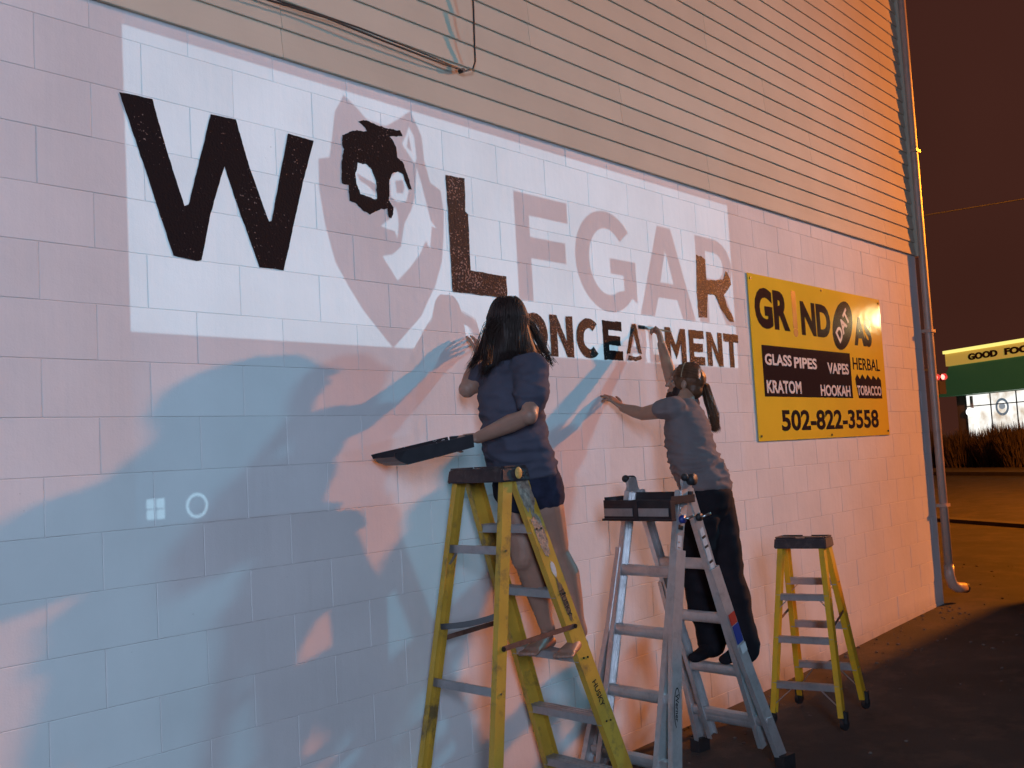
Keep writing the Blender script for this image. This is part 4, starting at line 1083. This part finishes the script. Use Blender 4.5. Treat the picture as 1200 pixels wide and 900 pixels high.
for i in range(1500):
    ang = rnd.uniform(-math.pi*0.98, math.pi*0.98)           # 0 = back of head
    ax = math.sin(ang); ay = -math.cos(ang)
    if ay > 0.55: continue
    lift = rnd.uniform(0.15, 0.95)
    p = []
    st = Ph(ax*0.086*math.sqrt(max(0.02, 1-lift**2*0.92)), -0.020 + ay*0.103*math.sqrt(max(0.02, 1-lift**2*0.92)), 0.034 + 0.094*lift)
    e1 = Ph(ax*0.090, -0.025 + ay*0.100, -0.02)
    sp = rnd.uniform(0.9, 1.18); e2 = Ph(ax*0.098*sp, -0.045 + ay*0.075*sp, -0.11)
    e3 = Ph(ax*0.122*sp + rnd.gauss(0, .008), -0.055 + ay*0.075*sp + rnd.gauss(0, .008), rnd.uniform(-0.27, -0.19))
    jx = V3((rnd.gauss(0, .003), rnd.gauss(0, .003), 0))
    paths.append([st, st.lerp(e1, .5) + (st.lerp(e1, .5)-Ph(0, -0.02, 0.0)).normalized()*0.012, e1 + jx, e2 + jx*2, e2.lerp(e3, .5) + jx*3, e3])
for (a, b3, c) in (((1.966, -0.300, 2.213), (1.897, -0.300, 2.090), (1.812, -0.310, 2.023)), ((2.210, -0.360, 2.241), (2.260, -0.390, 2.116), (2.300, -0.400, 2.045)), ((1.915, -0.360, 2.183), (1.808, -0.420, 2.035), (1.758, -0.440, 1.975)), ((2.096, -0.400, 2.209), (2.048, -0.460, 2.059), (2.093, -0.470, 1.996))):
    for i in range(90):
        j = lambda s: V3((rnd.gauss(0, s), rnd.gauss(0, s), rnd.gauss(0, s)))
        o = j(.013); paths.append([Ph(0, -0.05, 0.06).lerp(V3(a), .5) + o, V3(a) + o + j(.004), V3(b3) + o*.9 + j(.004), V3(c) + o*.6 + j(.008)])
hs = strands('hair_strands', W1, None, paths, M['hair1'], 0.0016); hs.location = -W1O; hs['kind'] = 'stuff'
pw = bpy.data.objects.new('t', None)
bpy.data.objects.remove(pw)
bm = BM()
for s in (-1, 1): ball(bm, Ph(s*0.031, 0.068, 0.002), 0.010)
o = obj('eyes', bm, M['eye'], W1, smooth=True); o.location = -W1O

# paint tray in the right hand
ta, tb_ = V3((1.765, -0.275, 1.705)), V3((1.385, -0.175, 1.640))
tray = thing('paint_tray', 'black plastic roller tray smeared with wet paint held out by the person in shorts', 'paint tray', tuple(ta))
td = (tb_-ta).normalized(); tl = V3((-td.y, td.x, 0)).normalized(); tn = td.cross(tl)
if tn.z < 0: tn = -tn
L = (tb_-ta).length
def TP(u, v, w): return td*u + tl*v + tn*w
bm = BM()
wv = 0.10
prof_t = [(0.0, -0.042), (L*0.45, -0.046), (L*0.86, -0.047), (L*0.95, -0.024), (L, -0.004)]
for v0, v1 in ((-wv, wv),):
    for (u0, w0), (u1, w1) in zip(prof_t[:-1], prof_t[1:]):
        hexa(bm, [TP(u0, v0, w0-.003), TP(u1, v0, w1-.003), TP(u1, v1, w1-.003), TP(u0, v1, w0-.003), TP(u0, v0, w0), TP(u1, v0, w1), TP(u1, v1, w1), TP(u0, v1, w0)])
for s in (-1, 1):
    for (u0, w0), (u1, w1) in zip(prof_t[:-1], prof_t[1:]):
        hexa(bm, [TP(u0, s*wv-.0015, w0+.0003), TP(u1, s*wv-.0015, w1+.0003), TP(u1, s*wv+.0015, w1+.0003), TP(u0, s*wv+.0015, w0+.0003),
                  TP(u0, s*(wv+.008)-.0015, 0.012), TP(u1, s*(wv+.008)-.0015, 0.012), TP(u1, s*(wv+.008)+.0015, 0.012), TP(u0, s*(wv+.008)+.0015, 0.012)])
hexa(bm, [TP(-.0022, -wv, -.045), TP(0, -wv, -.045), TP(0, wv, -.045), TP(-.0022, wv, -.045), TP(-.008, -wv, .012), TP(-.005, -wv, .012), TP(-.005, wv, .012), TP(-.008, wv, .012)])
obj('tray_body', bm, M['black'], tray)
bm = BM(); box(bm, 0, 1, 0, 1, 0, 1); bm.free()
bm = BM(); hexa(bm, [TP(.004, -wv+.006, -.040), TP(.14, -wv+.006, -.034), TP(.14, wv-.006, -.034), TP(.004, wv-.006, -.040), TP(.004, -wv+.006, -.034), TP(.14, -wv+.006, -.031), TP(.14, wv-.006, -.031), TP(.004, wv-.006, -.034)])
obj('paint', bm, M['paint_wet'], tray)
bm = BM()
rt = random.Random(5)
for i in range(26):
    u = rt.choice([rt.gauss(.05, .02), rt.uniform(.0, L*.8)]); ball(bm, TP(u, -wv-.006, rt.uniform(-.03, .01)), rt.uniform(.0012, .0032), n=6)
obj('paint_spatter', bm, M['label'], tray, smooth=True)

# ---- person in grey t-shirt on the aluminium ladder
W2 = thing('person', 'person in grey t-shirt and black trousers with ponytail painting the letter A with a brush', 'person', (3.4, -0.58, 0.44), 0, 'people painting the wall')
W2O = V3((3.4, -0.58, 0.44))
f2 = V3((-0.25, 0.97, 0)).normalized(); l2 = V3((0.97, 0.25, 0)).normalized()
bm = BM()
hd = V3((-0.40, 0.89, 0.22))
Ph2, R3b, hr2, hf2, hu2 = head(bm, (3.545, -0.385, 1.975), hd, (0.05, 0, 1), 0.98)
limb(bm, [(3.475, -0.42, 1.81), (3.52, -0.405, 1.91)], [0.056, 0.052])
tr2 = [((3.43, -0.550, 1.31), 0.165, 0.120), ((3.44, -0.535, 1.40), 0.172, 0.125), ((3.435, -0.495, 1.50), 0.150, 0.118), ((3.445, -0.455, 1.62), 0.150, 0.112), ((3.460, -0.435, 1.74), 0.155, 0.105), ((3.470, -0.430, 1.80), 0.120, 0.085)]
loft(bm, [(c, l2*a, f2*b) for c, a, b in tr2], 20)
s1, e1, w1 = V3((3.305, -0.435, 1.83)), V3((3.311, -0.240, 1.812)), V3((3.309, -0.110, 1.855))
limb(bm, [s1, s1.lerp(e1, .5), e1, e1.lerp(w1, .4), w1], [0.040, 0.046, 0.038, 0.036, 0.025])
hand(bm, w1, V3((3.280, -0.045, 1.919)) - w1, (0.2, -1, 0.25), 1, (0.30, 0.22, 0.18, 0.3), 0.34, 0.95, 1.5, 0.1)
s2, e2, w2 = V3((3.605, -0.385, 1.86)), V3((3.612, -0.260, 2.011)), V3((3.725, -0.135, 2.243))
limb(bm, [s2, s2.lerp(e2, .5), e2, e2.lerp(w2, .4), w2], [0.050, 0.047, 0.040, 0.037, 0.026])
hand(bm, w2, (0.02, 0.18, 0.98), (0.75, -0.62, 0.1), -1, (0.95, 1.0, 1.0, 1.0), 0.0, 0.95, 0.7, 0.9)
for hip, kne, an in (((3.35, -0.545, 1.34), (3.33, -0.51, 0.93), (3.49, -0.50, 0.56)), ((3.51, -0.545, 1.34), (3.47, -0.61, 0.93), (3.51, -0.675, 0.56))):
    limb(bm, [hip, V3(hip).lerp(V3(kne), .5), kne, V3(kne).lerp(V3(an), .35), an], [0.088, 0.076, 0.056, 0.054, 0.036])
person_part('body', bm, M['skin2'], W2, W2O, 0.0048, 3)
bm = BM()
tt = [((3.445, -0.540, 1.38), 0.186, 0.144), ((3.440, -0.520, 1.45), 0.186, 0.146), ((3.435, -0.485, 1.54), 0.170, 0.142), ((3.440, -0.458, 1.63), 0.168, 0.136), ((3.455, -0.440, 1.72), 0.172, 0.126), ((3.465, -0.430, 1.80), 0.154, 0.102), ((3.478, -0.425, 1.85), 0.088, 0.068)]
loft(bm, [(c, l2*a, f2*b) for c, a, b in tt], 24)
limb(bm, [s1 + V3((0.04, 0, 0)), s1 + V3((.01, 0, 0)), s1.lerp(e1, .34)], [0.070, 0.066, 0.057], 14)
limb(bm, [s2 + V3((-0.03, 0, 0)), s2.lerp(e2, .22)], [0.066, 0.062], 14)
g_fold = fold(7.5, 0.0085, (1.0, 1.0, 3.2), 12)
person_part('t_shirt', bm, M['tee2'], W2, W2O, 0.0085, 5, lambda p: g_fold(p)*(0.6 + 1.6*max(0, 1 - abs(p.z-1.52)/0.16)))
bm = BM()
loft(bm, [(c, l2*a, f2*b) for c, a, b in [((3.435, -0.550, 1.27), 0.172, 0.132), ((3.44, -0.548, 1.35), 0.178, 0.138), ((3.438, -0.530, 1.410), 0.160, 0.122)]], 20)
for hip, kne, an, q in (((3.36, -0.545, 1.30), (3.345, -0.515, 0.93), (3.475, -0.50, 0.52), 0), ((3.505, -0.55, 1.30), (3.475, -0.61, 0.93), (3.51, -0.675, 0.50), 1)):
    limb(bm, [hip, V3(hip).lerp(V3(kne), .5), kne, V3(kne).lerp(V3(an), .5), an], [0.110, 0.104, 0.096, 0.092, 0.082], 18)
p_fold = fold(5.0, 0.009, (1, 1, 1.8), 21)
person_part('trousers', bm, M['pants'], W2, W2O, 0.009, 4, p_fold)
for an in ((3.49, -0.50), (3.51, -0.675)):
    bm = BM(); zf = 0.449
    loft(bm, [((an[0]+0.02, an[1], zf+0.045), V3((0, .036, 0)), V3((0, 0, .045))), ((an[0]-0.06, an[1], zf+0.05), V3((0, .039, 0)), V3((0, 0, .050))), ((an[0]-0.15, an[1], zf+0.032), V3((0, .045, 0)), V3((0, 0, .032))), ((an[0]-0.225, an[1], zf+0.026), V3((0, .040, 0)), V3((0, 0, .026)))], 16)
    person_part('shoe', bm, M['pants'], W2, W2O, 0.007, 3)
bm = BM()
ball(bm, Ph2(0, -0.022, 0.034), 1, (0.082, 0.100, 0.088), R3b, 20)
ball(bm, Ph2(0, -0.050, -0.030), 1, (0.070, 0.066, 0.055), R3b, 16)
for s in (-1, 1): ball(bm, Ph2(s*0.058, 0.008, 0.004), 1, (0.022, 0.045, 0.050), R3b, 12)
h_f = fold(16, 0.0035, (1, 1, 0.5), 5)
person_part('hair', bm, M['hair2'], W2, W2O, 0.006, 2, h_f)
bm = BM()   # beard under the shaded cheek
ball(bm, Ph2(0, 0.052, -0.085), 1, (0.046, 0.044, 0.036), R3b, 14)
for s in (-1, 1): ball(bm, Ph2(s*0.050, 0.018, -0.058), 1, (0.018, 0.040, 0.040), R3b, 12)
person_part('beard', bm, M['hair1'], W2, W2O, 0.006, 2, fold(40, 0.003, (1, 1, 1), 5))
paths = []
pt0, pt1, pt2, pt3 = V3((3.646, -0.460, 1.958)), V3((3.613, -0.500, 1.866)), V3((3.616, -0.520, 1.786)), V3((3.622, -0.520, 1.693))
for i in range(330):
    j = lambda s: V3((rnd.gauss(0, s), rnd.gauss(0, s), rnd.gauss(0, s*.5)))
    o = j(.011); paths.append([Ph2(0, -0.09, 0.02) + o*.6, pt0 + o, pt1 + o*1.1 + j(.002), pt2 + o*1.2 + j(.003), pt3 + o*.9 + j(.008)])
hs = strands('ponytail', W2, None, paths, M['hair2'], 0.0018); hs.location = -W2O
paths = []
for i in range(800):
    a = rnd.uniform(-1.6, 1.6); q0 = Ph2(math.sin(a)*0.075, 0.040 + rnd.gauss(0, .004), 0.034 + math.cos(a)*0.070)
    q1 = Ph2(math.sin(a)*0.087, -0.020, 0.036 + math.cos(a)*0.091) + V3((0, 0, rnd.gauss(0, .002)))
    q2 = Ph2(math.sin(a)*0.062, -0.092, 0.034 + math.cos(a)*0.055)
    paths.append([q0, q0.lerp(q1, .55) + (q1 - Ph2(0, -0.02, 0.03)).normalized()*0.006, q1, q1.lerp(q2, .5) + (q1 - Ph2(0, -0.02, 0.03)).normalized()*0.006 + hf2*-0.018, q2, Ph2(0, -0.115, 0.03)])
hs = strands('hair_strands', W2, None, paths, M['hair2'], 0.0013); hs.location = -W2O; hs['kind'] = 'stuff'
bm = BM(); hc = Ph2(0, -0.012, 0.034)
pts = []
for k in range(25):
    a = math.pi*k/24
    pts.append(Ph2(0.086*math.cos(a), 0.010, 0.030 + 0.094*math.sin(a)))
for p, q in zip(pts[:-1], pts[1:]): beam(bm, p, q, 0.012, 0.004, hf2)
o = obj('headband', bm, M['band'], W2); o.location = -W2O
bm = BM()
for s in (-1, 1): ball(bm, Ph2(s*0.031, 0.066, 0.002), 0.010)
o = obj('eyes', bm, M['eye'], W2, smooth=True); o.location = -W2O
# brush in the raised hand
b0, b1, b2b = V3((3.678, -0.020, 2.359)), V3((3.758, -0.060, 2.348)), V3((3.810, -0.160, 2.318))
br = thing('paint_brush', 'slim paint brush laying black paint on the letter A, held in the raised hand', 'brush', tuple(b1))
bm = BM(); tube(bm, [b1-b1, (b1.lerp(b2b, .4))-b1, b2b-b1], [0.005, 0.007, 0.0035], 8); obj('handle', bm, M['band'], br, smooth=True)
bm = BM(); beam(bm, b0.lerp(b1, .35)-b1, b1-b1, 0.020, 0.006, (0, 0, 1)); obj('ferrule', bm, M['bolt'], br)
bm = BM(); 
for i in range(24):
    o = V3((0, 0, (i % 12 - 5.5)*0.0016)) + V3((rnd.gauss(0, .001), rnd.gauss(0, .001), 0))
    tube(bm, [b0.lerp(b1, .38)-b1+o, b0-b1+o*1.2+V3((-.006, .008, .001))], [0.0012, 0.0010], 4)
obj('bristles', bm, M['ink'], br)

# ------------------------------------------------------------------ far side of the street
def emis(name, color, strength, base=(0.02, 0.02, 0.02)):
    return mat(name, base, rough=0.5, emit=color, es=strength)
bd = Vector((-0.52, -0.855, 0)).normalized(); bn = Vector((bd.y, -bd.x, 0))      # along the shop front to the right; away from camera
if bn.dot(Vector((1, 0, 0))) < 0: bn = -bn
b0_ = Vector((52.2, 13.6, -0.03))
D = thing('corner_shop', 'shop across the street with yellow lit fascia, green awning and bright windows', 'shop', tuple(b0_), math.atan2(bd.y, bd.x))
# local: x along the front, y: towards us is +y or -y depending on the frame
sgn = 1 if (Matrix.Rotation(math.atan2(bd.y, bd.x), 3, 'Z') @ Vector((0, 1, 0))).dot(bn) > 0 else -1
def q(y0, y1): return (min(y0*sgn, y1*sgn), max(y0*sgn, y1*sgn))
M['shopwall'] = mat('shop_wall', (0.16, 0.13, 0.12), rough=0.8, var=0.1)
bm = BM(); a, b3 = q(0.35, 9); box(bm, 0, 22, a, b3, 0, 5.75); obj('wall', bm, M['shopwall'], D)
bm = BM(); a, b3 = q(-0.02, 0.34); box(bm, -0.12, 22.1, a, b3, 5.0, 5.62); obj('fascia', bm, emis('backlit_yellow_fascia', (0.80, 0.60, 0.12), 0.34, (0.6, 0.42, 0.06)), D)
bm = BM(); a, b3 = q(-0.1, 0.30); box(bm, -0.18, 22.2, a, b3, 5.63, 5.78); obj('fascia_light_strip', bm, emis('yellow_light_strip', (1.0, 0.85, 0.22), 1.1), D)
aw = emis('green_awning_glow', (0.04, 0.16, 0.08), 0.15, (0.03, 0.16, 0.07))  # weak emission stands in for light falling on the awning
bm = BM(); ay0, ay1 = (-0.9*sgn, 0.33*sgn)
hexa(bm, [(0.02, ay0, 3.45), (21.9, ay0, 3.45), (21.9, ay1, 3.47), (0.02, ay1, 3.47), (0.02, 0.05*sgn, 4.99), (21.9, 0.05*sgn, 4.99), (21.9, ay1, 4.985), (0.02, ay1, 4.985)] if sgn > 0 else
     [(21.9, ay0, 3.45), (0.02, ay0, 3.45), (0.02, ay1, 3.47), (21.9, ay1, 3.47), (21.9, 0.05*sgn, 4.99), (0.02, 0.05*sgn, 4.99), (0.02, ay1, 4.985), (21.9, ay1, 4.985)])
obj('awning', bm, aw, D)
pane_m = mat('lit_shop_window', (0.1, 0.1, 0.1), rough=0.3, emit=(1.0, 0.93, 0.80), es=1.15)
nt = pane_m.node_tree; bs = nt.nodes['Principled BSDF']; geo = nt.nodes.new('ShaderNodeNewGeometry')
vz = nt.nodes.new('ShaderNodeTexNoise'); vz.inputs['Scale'].default_value = 1.6; vz.inputs['Detail'].default_value = 5; nt.links.new(geo.outputs['Position'], vz.inputs['Vector'])
rp = nt.nodes.new('ShaderNodeValToRGB'); rp.color_ramp.elements[0].position = 0.45; rp.color_ramp.elements[0].color = (1, 1, 0.95, 1); rp.color_ramp.elements[1].color = (0.50, 0.38, 0.26, 1); rp.color_ramp.elements[1].position = 0.72
nt.links.new(vz.outputs['Fac'], rp.inputs[0]); nt.links.new(rp.outputs[0], bs.inputs['Emission Color'])
fm = M['dark']
for i in range(12):
    x = 0.75 + i*1.62
    for (z0, z1) in ((0.9, 2.88), (2.93, 3.44)):
        a, b3 = q(0.30, 0.34); bm = BM(); box(bm, x, x+1.56, a, b3, z0, z1)
        w = obj('window_pane', bm, pane_m, D)
    a, b3 = q(0.27, 0.345); bm = BM(); box(bm, x-0.055, x-0.005, a, b3, 0.9, 3.44); obj('mullion', bm, fm, D)
a, b3 = q(0.272, 0.344); bm = BM(); box(bm, 0.75, 20.1, a, b3, 2.884, 2.926); obj('transom', bm, fm, D)
def shop_me(me, x, z, y, m, label, name='lettering'):
    sx = 1 
    # face the street: text x must run to the right as seen from the camera
    za = Vector((0, -sgn, 0)); up = Vector((0, 0, 1)); xa = up.cross(za)
    me.transform(frame_matrix((x, y, z), xa, up, za)); obj(name, me, m, D, label=label)
for i, (wd_, xx, ww) in enumerate((('GOOD', 2.45, 1.90), ('FOODS', 5.0, 2.3))):
    shop_me(fit_text(wd_, ww, 0.33, 0.05, 0.02), xx, 5.30, -0.05*sgn, M['sign_ink'], 'dark letters %s' % wd_)
me = contour_mesh([ellipse(0, 0, .42, .42), ellipse(0, 0, .30, .30)], 0.004); shop_me(me, 3.05, 2.75, 0.285*sgn, mat('window_decal_blue', (0.10, 0.14, 0.20), rough=0.5, emit=(0.2, 0.28, 0.36), es=0.5), 'round blue grey window emblem', 'window_emblem')
me = contour_mesh([ellipse(0, 0, .20, .14)], 0.004); shop_me(me, 3.05, 2.78, 0.284*sgn, mat('window_decal_core', (0.2, 0.25, 0.3), rough=0.5, emit=(0.3, 0.38, 0.45), es=0.7), None, 'window_emblem_core')
bm = BM(); ball(bm, (1.15, 0.12*sgn, 2.62), 0.20); lmp = obj('window_lamp', bm, emis('white_globe', (1, 1, 1), 3.0), D, smooth=True)
bm = BM(); box(bm, 1.08, 1.22, *q(0.20, 0.27), 2.8, 3.4); obj('window_post', bm, M['shopwall'], D)

# shrubs along the far pavement
M['twig'] = mat('dry_brown_grass', (0.075, 0.055, 0.045), rough=0.9, var=0.35, scale=5)
def shrub(c, rx, ry, h, seed, n=2600, lab=''):
    t = thing('shrub', lab, 'shrub', c, 0, 'dry shrubs in front of the shop')
    r = random.Random(seed); bm = BM()
    for i in range(n):
        a = r.uniform(0, 2*math.pi); rr = math.sqrt(r.random()); x, y = rx*rr*math.cos(a)*0.8, ry*rr*math.sin(a)*0.8
        top = h*(1 - 0.35*rr*rr)*r.uniform(0.55, 1.0)
        z0 = r.uniform(0, top*0.6); lx, ly = x*0.30 + r.gauss(0, .10), y*0.30 + r.gauss(0, .10)
        w = r.uniform(0.010, 0.026); va = r.uniform(0, math.pi); dx, dy = w*math.cos(va), w*math.sin(va)
        p0 = (x, y, z0); p1 = (x+lx*0.5, y+ly*0.5, (z0+top)/2); p2 = (x+lx, y+ly, top)
        v = [bm.verts.new(k) for k in ((p0[0]-dx, p0[1]-dy, p0[2]), (p0[0]+dx, p0[1]+dy, p0[2]), (p1[0]+dx, p1[1]+dy, p1[2]), (p1[0]-dx, p1[1]-dy, p1[2]), p2)]
        bm.faces.new((v[0], v[1], v[2], v[3])); bm.faces.new((v[3], v[2], v[4]))
    obj('stems', bm, M['twig'], t)
    bm = BM(); ball(bm, (0, 0, h*0.32), 1, (rx*0.72, ry*0.72, h*0.36)); 
    for v in bm.verts: v.co *= 1 + 0.18*noise.noise(v.co*3 + Vector((seed, 0, 0)))
    obj('core', bm, M['twig'], t)
for i in range(9):
    c = kp + kd*(31.0 - i*2.0) + kn*(18.4 + 0.3*math.sin(i*2.1)); c.z = -0.03
    shrub(tuple(c), 1.35, 1.1, 2.10 + 0.10*math.sin(i*1.7), 40+i, lab=['feathery dry brown shrub farthest along the row beside the far end of the shop', 'dry shrub second from the far end of the row', 'dry shrub third from the far end of the row', 'dry brown shrub in front of the left edge of the shop front', 'dry brown shrub below the round window emblem', 'dry brown shrub below the second bright window pane', 'dry brown shrub further right along the shop windows', 'dry shrub third from the near end of the row', 'dry shrub nearest along the row'][i])
# low dark wall behind the pavement
# red signal
ts_c = Vector((-1.63, -3.5, 0)) + Vector((0.76, 0.65, 0))*46 + Vector((0.65, -0.76, 0))*(46*0.4125)
TS = thing('traffic_signal', 'traffic signal glowing red over the street beside the downspout', 'traffic signal', (ts_c.x, ts_c.y, -0.03))
zs = 1.606 + 66/1213*46 + 0.03
rdir = Vector((0.65, -0.76, 0)); fdir = Vector((0.76, 0.65, 0))
for s in (-1, 1):
    bm = BM(); c = rdir*0.16*s + Vector((0, 0, zs))
    hexa(bm, [c + rdir*x + fdir*y + Vector((0, 0, z)) for x, y, z in ((-.15, 0, -.75), (.15, 0, -.75), (.15, .2, -.75), (-.15, .2, -.75), (-.15, 0, .17), (.15, 0, .17), (.15, .2, .17), (-.15, .2, .17))])
    obj('signal_head', bm, mat('signal_housing', (0.05, 0.03, 0.03), rough=0.5), TS)
    bm = BM(); cyl(bm, c - fdir*0.02, fdir, 0.125, 0.03, 16); obj('lens', bm, emis('red_lens', (1.0, 0.12, 0.10), 7.0), TS)
    bm = BM(); tube(bm, [c - fdir*0.01, c - fdir*0.26], [0.15, 0.15], 14, cap=False); obj('visor', bm, mat('visor_%d' % s, (0.25, 0.03, 0.03), rough=0.5), TS)
bm = BM(); tube(bm, [Vector((0, 0, zs+0.35)) + fdir*0.1, Vector((0, 0, zs+0.5)) + fdir*0.1 - rdir*5], 0.07, 8); obj('mast_arm', bm, M['strap'], TS)
bm = BM(); tube(bm, [Vector((0, 0, 0)) + fdir*0.1 - rdir*5, Vector((0, 0, zs+0.9)) + fdir*0.1 - rdir*5], 0.11, 8); obj('pole', bm, M['strap'], TS)
# overhead line
ul = thing('utility_wire', 'thin dark wire strung across the night sky above the shop', 'wire', (46, 20, 0))
bm = BM(); O_ = Vector((46, 20, 0)); tube(bm, [Vector((30, 42, 13.6)) - O_, Vector((48, 24, 12.2)) - O_, Vector((56, 4, 13.3)) - O_, Vector((62, -20, 15.2)) - O_], 0.035, 5); obj('wire', bm, M['strap'], ul)

# ------------------------------------------------------------------ assumed lamp standards by the lot, added globe, fill panel and shade truck, all unseen
def lamp_post(base, lampc, name, label, group, size):
    t = thing(name, label, 'added globe', (base[0], base[1], -0.03), 0, group)
    h = lampc.z + 0.33 + 0.03; dx, dy = lampc.x - base[0], lampc.y - base[1]
    bm = BM(); tube(bm, [(0, 0, 0), (0, 0, h*0.6), (0, 0, h)], [0.10, 0.08, 0.06], 12); obj('pole', bm, M['strap'], t, smooth=True)
    bm = BM(); tube(bm, [(0, 0, h-0.1), (dx*0.5, dy*0.5, h+0.1), (dx, dy, h+0.04)], 0.035, 8); obj('arm', bm, M['strap'], t, smooth=True)
    bm = BM(); box(bm, dx-size, dx+size, dy-size*0.7, dy+size*0.7, h-0.03, h+0.08); obj('lamp_head', bm, M['strap'], t)
lamp_post((26.0, -7.6), LAMP_A, 'assumed_lamp_post', 'assumed tall sodium street lamp out by the road', 'assumed lamps round the lot', 0.34)  # assumed unseen lamp, placed by the direction of the warm shadows
lamp_post((15.4, -8.4), LAMP_B + Vector((0, 0, 0.25)), 'assumed_lamp_post', 'assumed bluish light on an added pole in the lot', 'assumed lamps round the lot', 0.42)  # assumed unseen light, pole and head added to carry it
GL = Vector((25.3, -6.75, 4.7))  # unseen glowing globe, added so the sign face shows glare
t = thing('added_glare_globe', 'bright round globe on a post, added to put glare on the sign', 'added globe', (GL.x, GL.y, -0.03))
bm = BM(); ball(bm, (0, 0, GL.z+0.03), 0.26); obj('globe', bm, emis('glare_globe_glow', (1.0, 0.78, 0.38), 34.0), t, smooth=True)
bm = BM(); tube(bm, [(0, 0, 0), (0, 0, GL.z-0.23)], 0.06, 10); obj('post', bm, M['strap'], t)
t = thing('fill_panel_mast', 'wide cool fill light panel on a mast, added behind the camera', 'fill light', (FILL_F.x, FILL_F.y-0.3, -0.105))  # mast and panel added to carry the fill light
dirf = (Vector((0.5, 0, 1.2)) - FILL_F).normalized(); sf = Vector((dirf.y, -dirf.x, 0)).normalized(); uf = sf.cross(dirf)
cF = FILL_F - Vector((FILL_F.x, FILL_F.y-0.3, -0.105)) - dirf*0.06
bm = BM(); beam(bm, cF - uf*1.72, cF + uf*1.72, 3.44, 0.06, sf); obj('panel', bm, M['strap'], t)
bm = BM(); tube(bm, [(0, 0, 0), (0, 0, 4.2)], 0.07, 10); obj('mast', bm, M['strap'], t)

VN = thing('shade_box_truck', 'dark box truck added outside the view to shade the lot', 'truck', (10.6, -3.52, -0.05), math.radians(-2))  # unseen truck, sized and placed so its shadow darkens the ground
M['van'] = mat('dark_truck_paint', (0.03, 0.03, 0.035), rough=0.4, var=0.1)
M['vglass'] = mat('truck_glass', (0.01, 0.01, 0.012), rough=0.08)
bm = BM(); box(bm, -3.3, 3.15, -1.1, 1.1, 0.75, 2.72); bmesh.ops.bevel(bm, geom=bm.edges[:], offset=0.04, segments=2, affect='EDGES'); obj('cargo_box', bm, M['van'], VN)
bm = BM()
pr = [(-5.2, 0.45), (-3.35, 0.45), (-3.35, 2.05), (-4.35, 2.05), (-4.85, 1.35), (-5.2, 1.2)]
f0 = [bm.verts.new((x, -0.98, z)) for x, z in pr]; f1 = [bm.verts.new((x, 0.98, z)) for x, z in pr]
bm.faces.new(f0); bm.faces.new(f1[::-1])
for i in range(len(pr)):
    j = (i+1) % len(pr); bm.faces.new([f0[j], f0[i], f1[i], f1[j]])
bmesh.ops.recalc_face_normals(bm, faces=bm.faces); bmesh.ops.bevel(bm, geom=bm.edges[:], offset=0.05, segments=2, affect='EDGES')
obj('cab', bm, M['van'], VN)
bm = BM(); box(bm, -3.3, 3.1, -0.45, 0.45, 0.5, 0.745); obj('chassis', bm, M['dark'], VN)
bm = BM(); hexa(bm, [(-4.90, -.85, 1.36), (-4.86, -.85, 1.36), (-4.86, .85, 1.36), (-4.90, .85, 1.36), (-4.40, -.80, 2.0), (-4.37, -.80, 2.0), (-4.37, .80, 2.0), (-4.40, .80, 2.0)]); obj('windscreen', bm, M['vglass'], VN)
for sx in (-4.3, 2.0):
    for sy in (-1, 1):
        bm = BM(); cyl(bm, (sx, sy*0.90, 0.40), (0, 1, 0), 0.40, 0.24, 20); w = obj('wheel', bm, M['dark'], VN)
        bm = BM(); cyl(bm, (sx, sy*1.025, 0.40), (0, 1, 0), 0.21, 0.02, 14); obj('rim', bm, M['alu'], w)
for sy in (-1, 1):
    bm = BM(); box(bm, -5.23, -5.19, sy*0.7-0.12, sy*0.7+0.12, 0.75, 0.92); obj('headlight', bm, M['glass'], VN)
    bm = BM(); box(bm, -4.2, -3.6, min(sy*0.985, sy*0.995), max(sy*0.985, sy*0.995), 1.35, 1.9); obj('side_window', bm, M['vglass'], VN)
    bm = BM(); box(bm, -4.5, -4.42, min(sy*1.0, sy*1.2), max(sy*1.0, sy*1.2), 1.4, 1.75); obj('mirror', bm, M['dark'], VN)
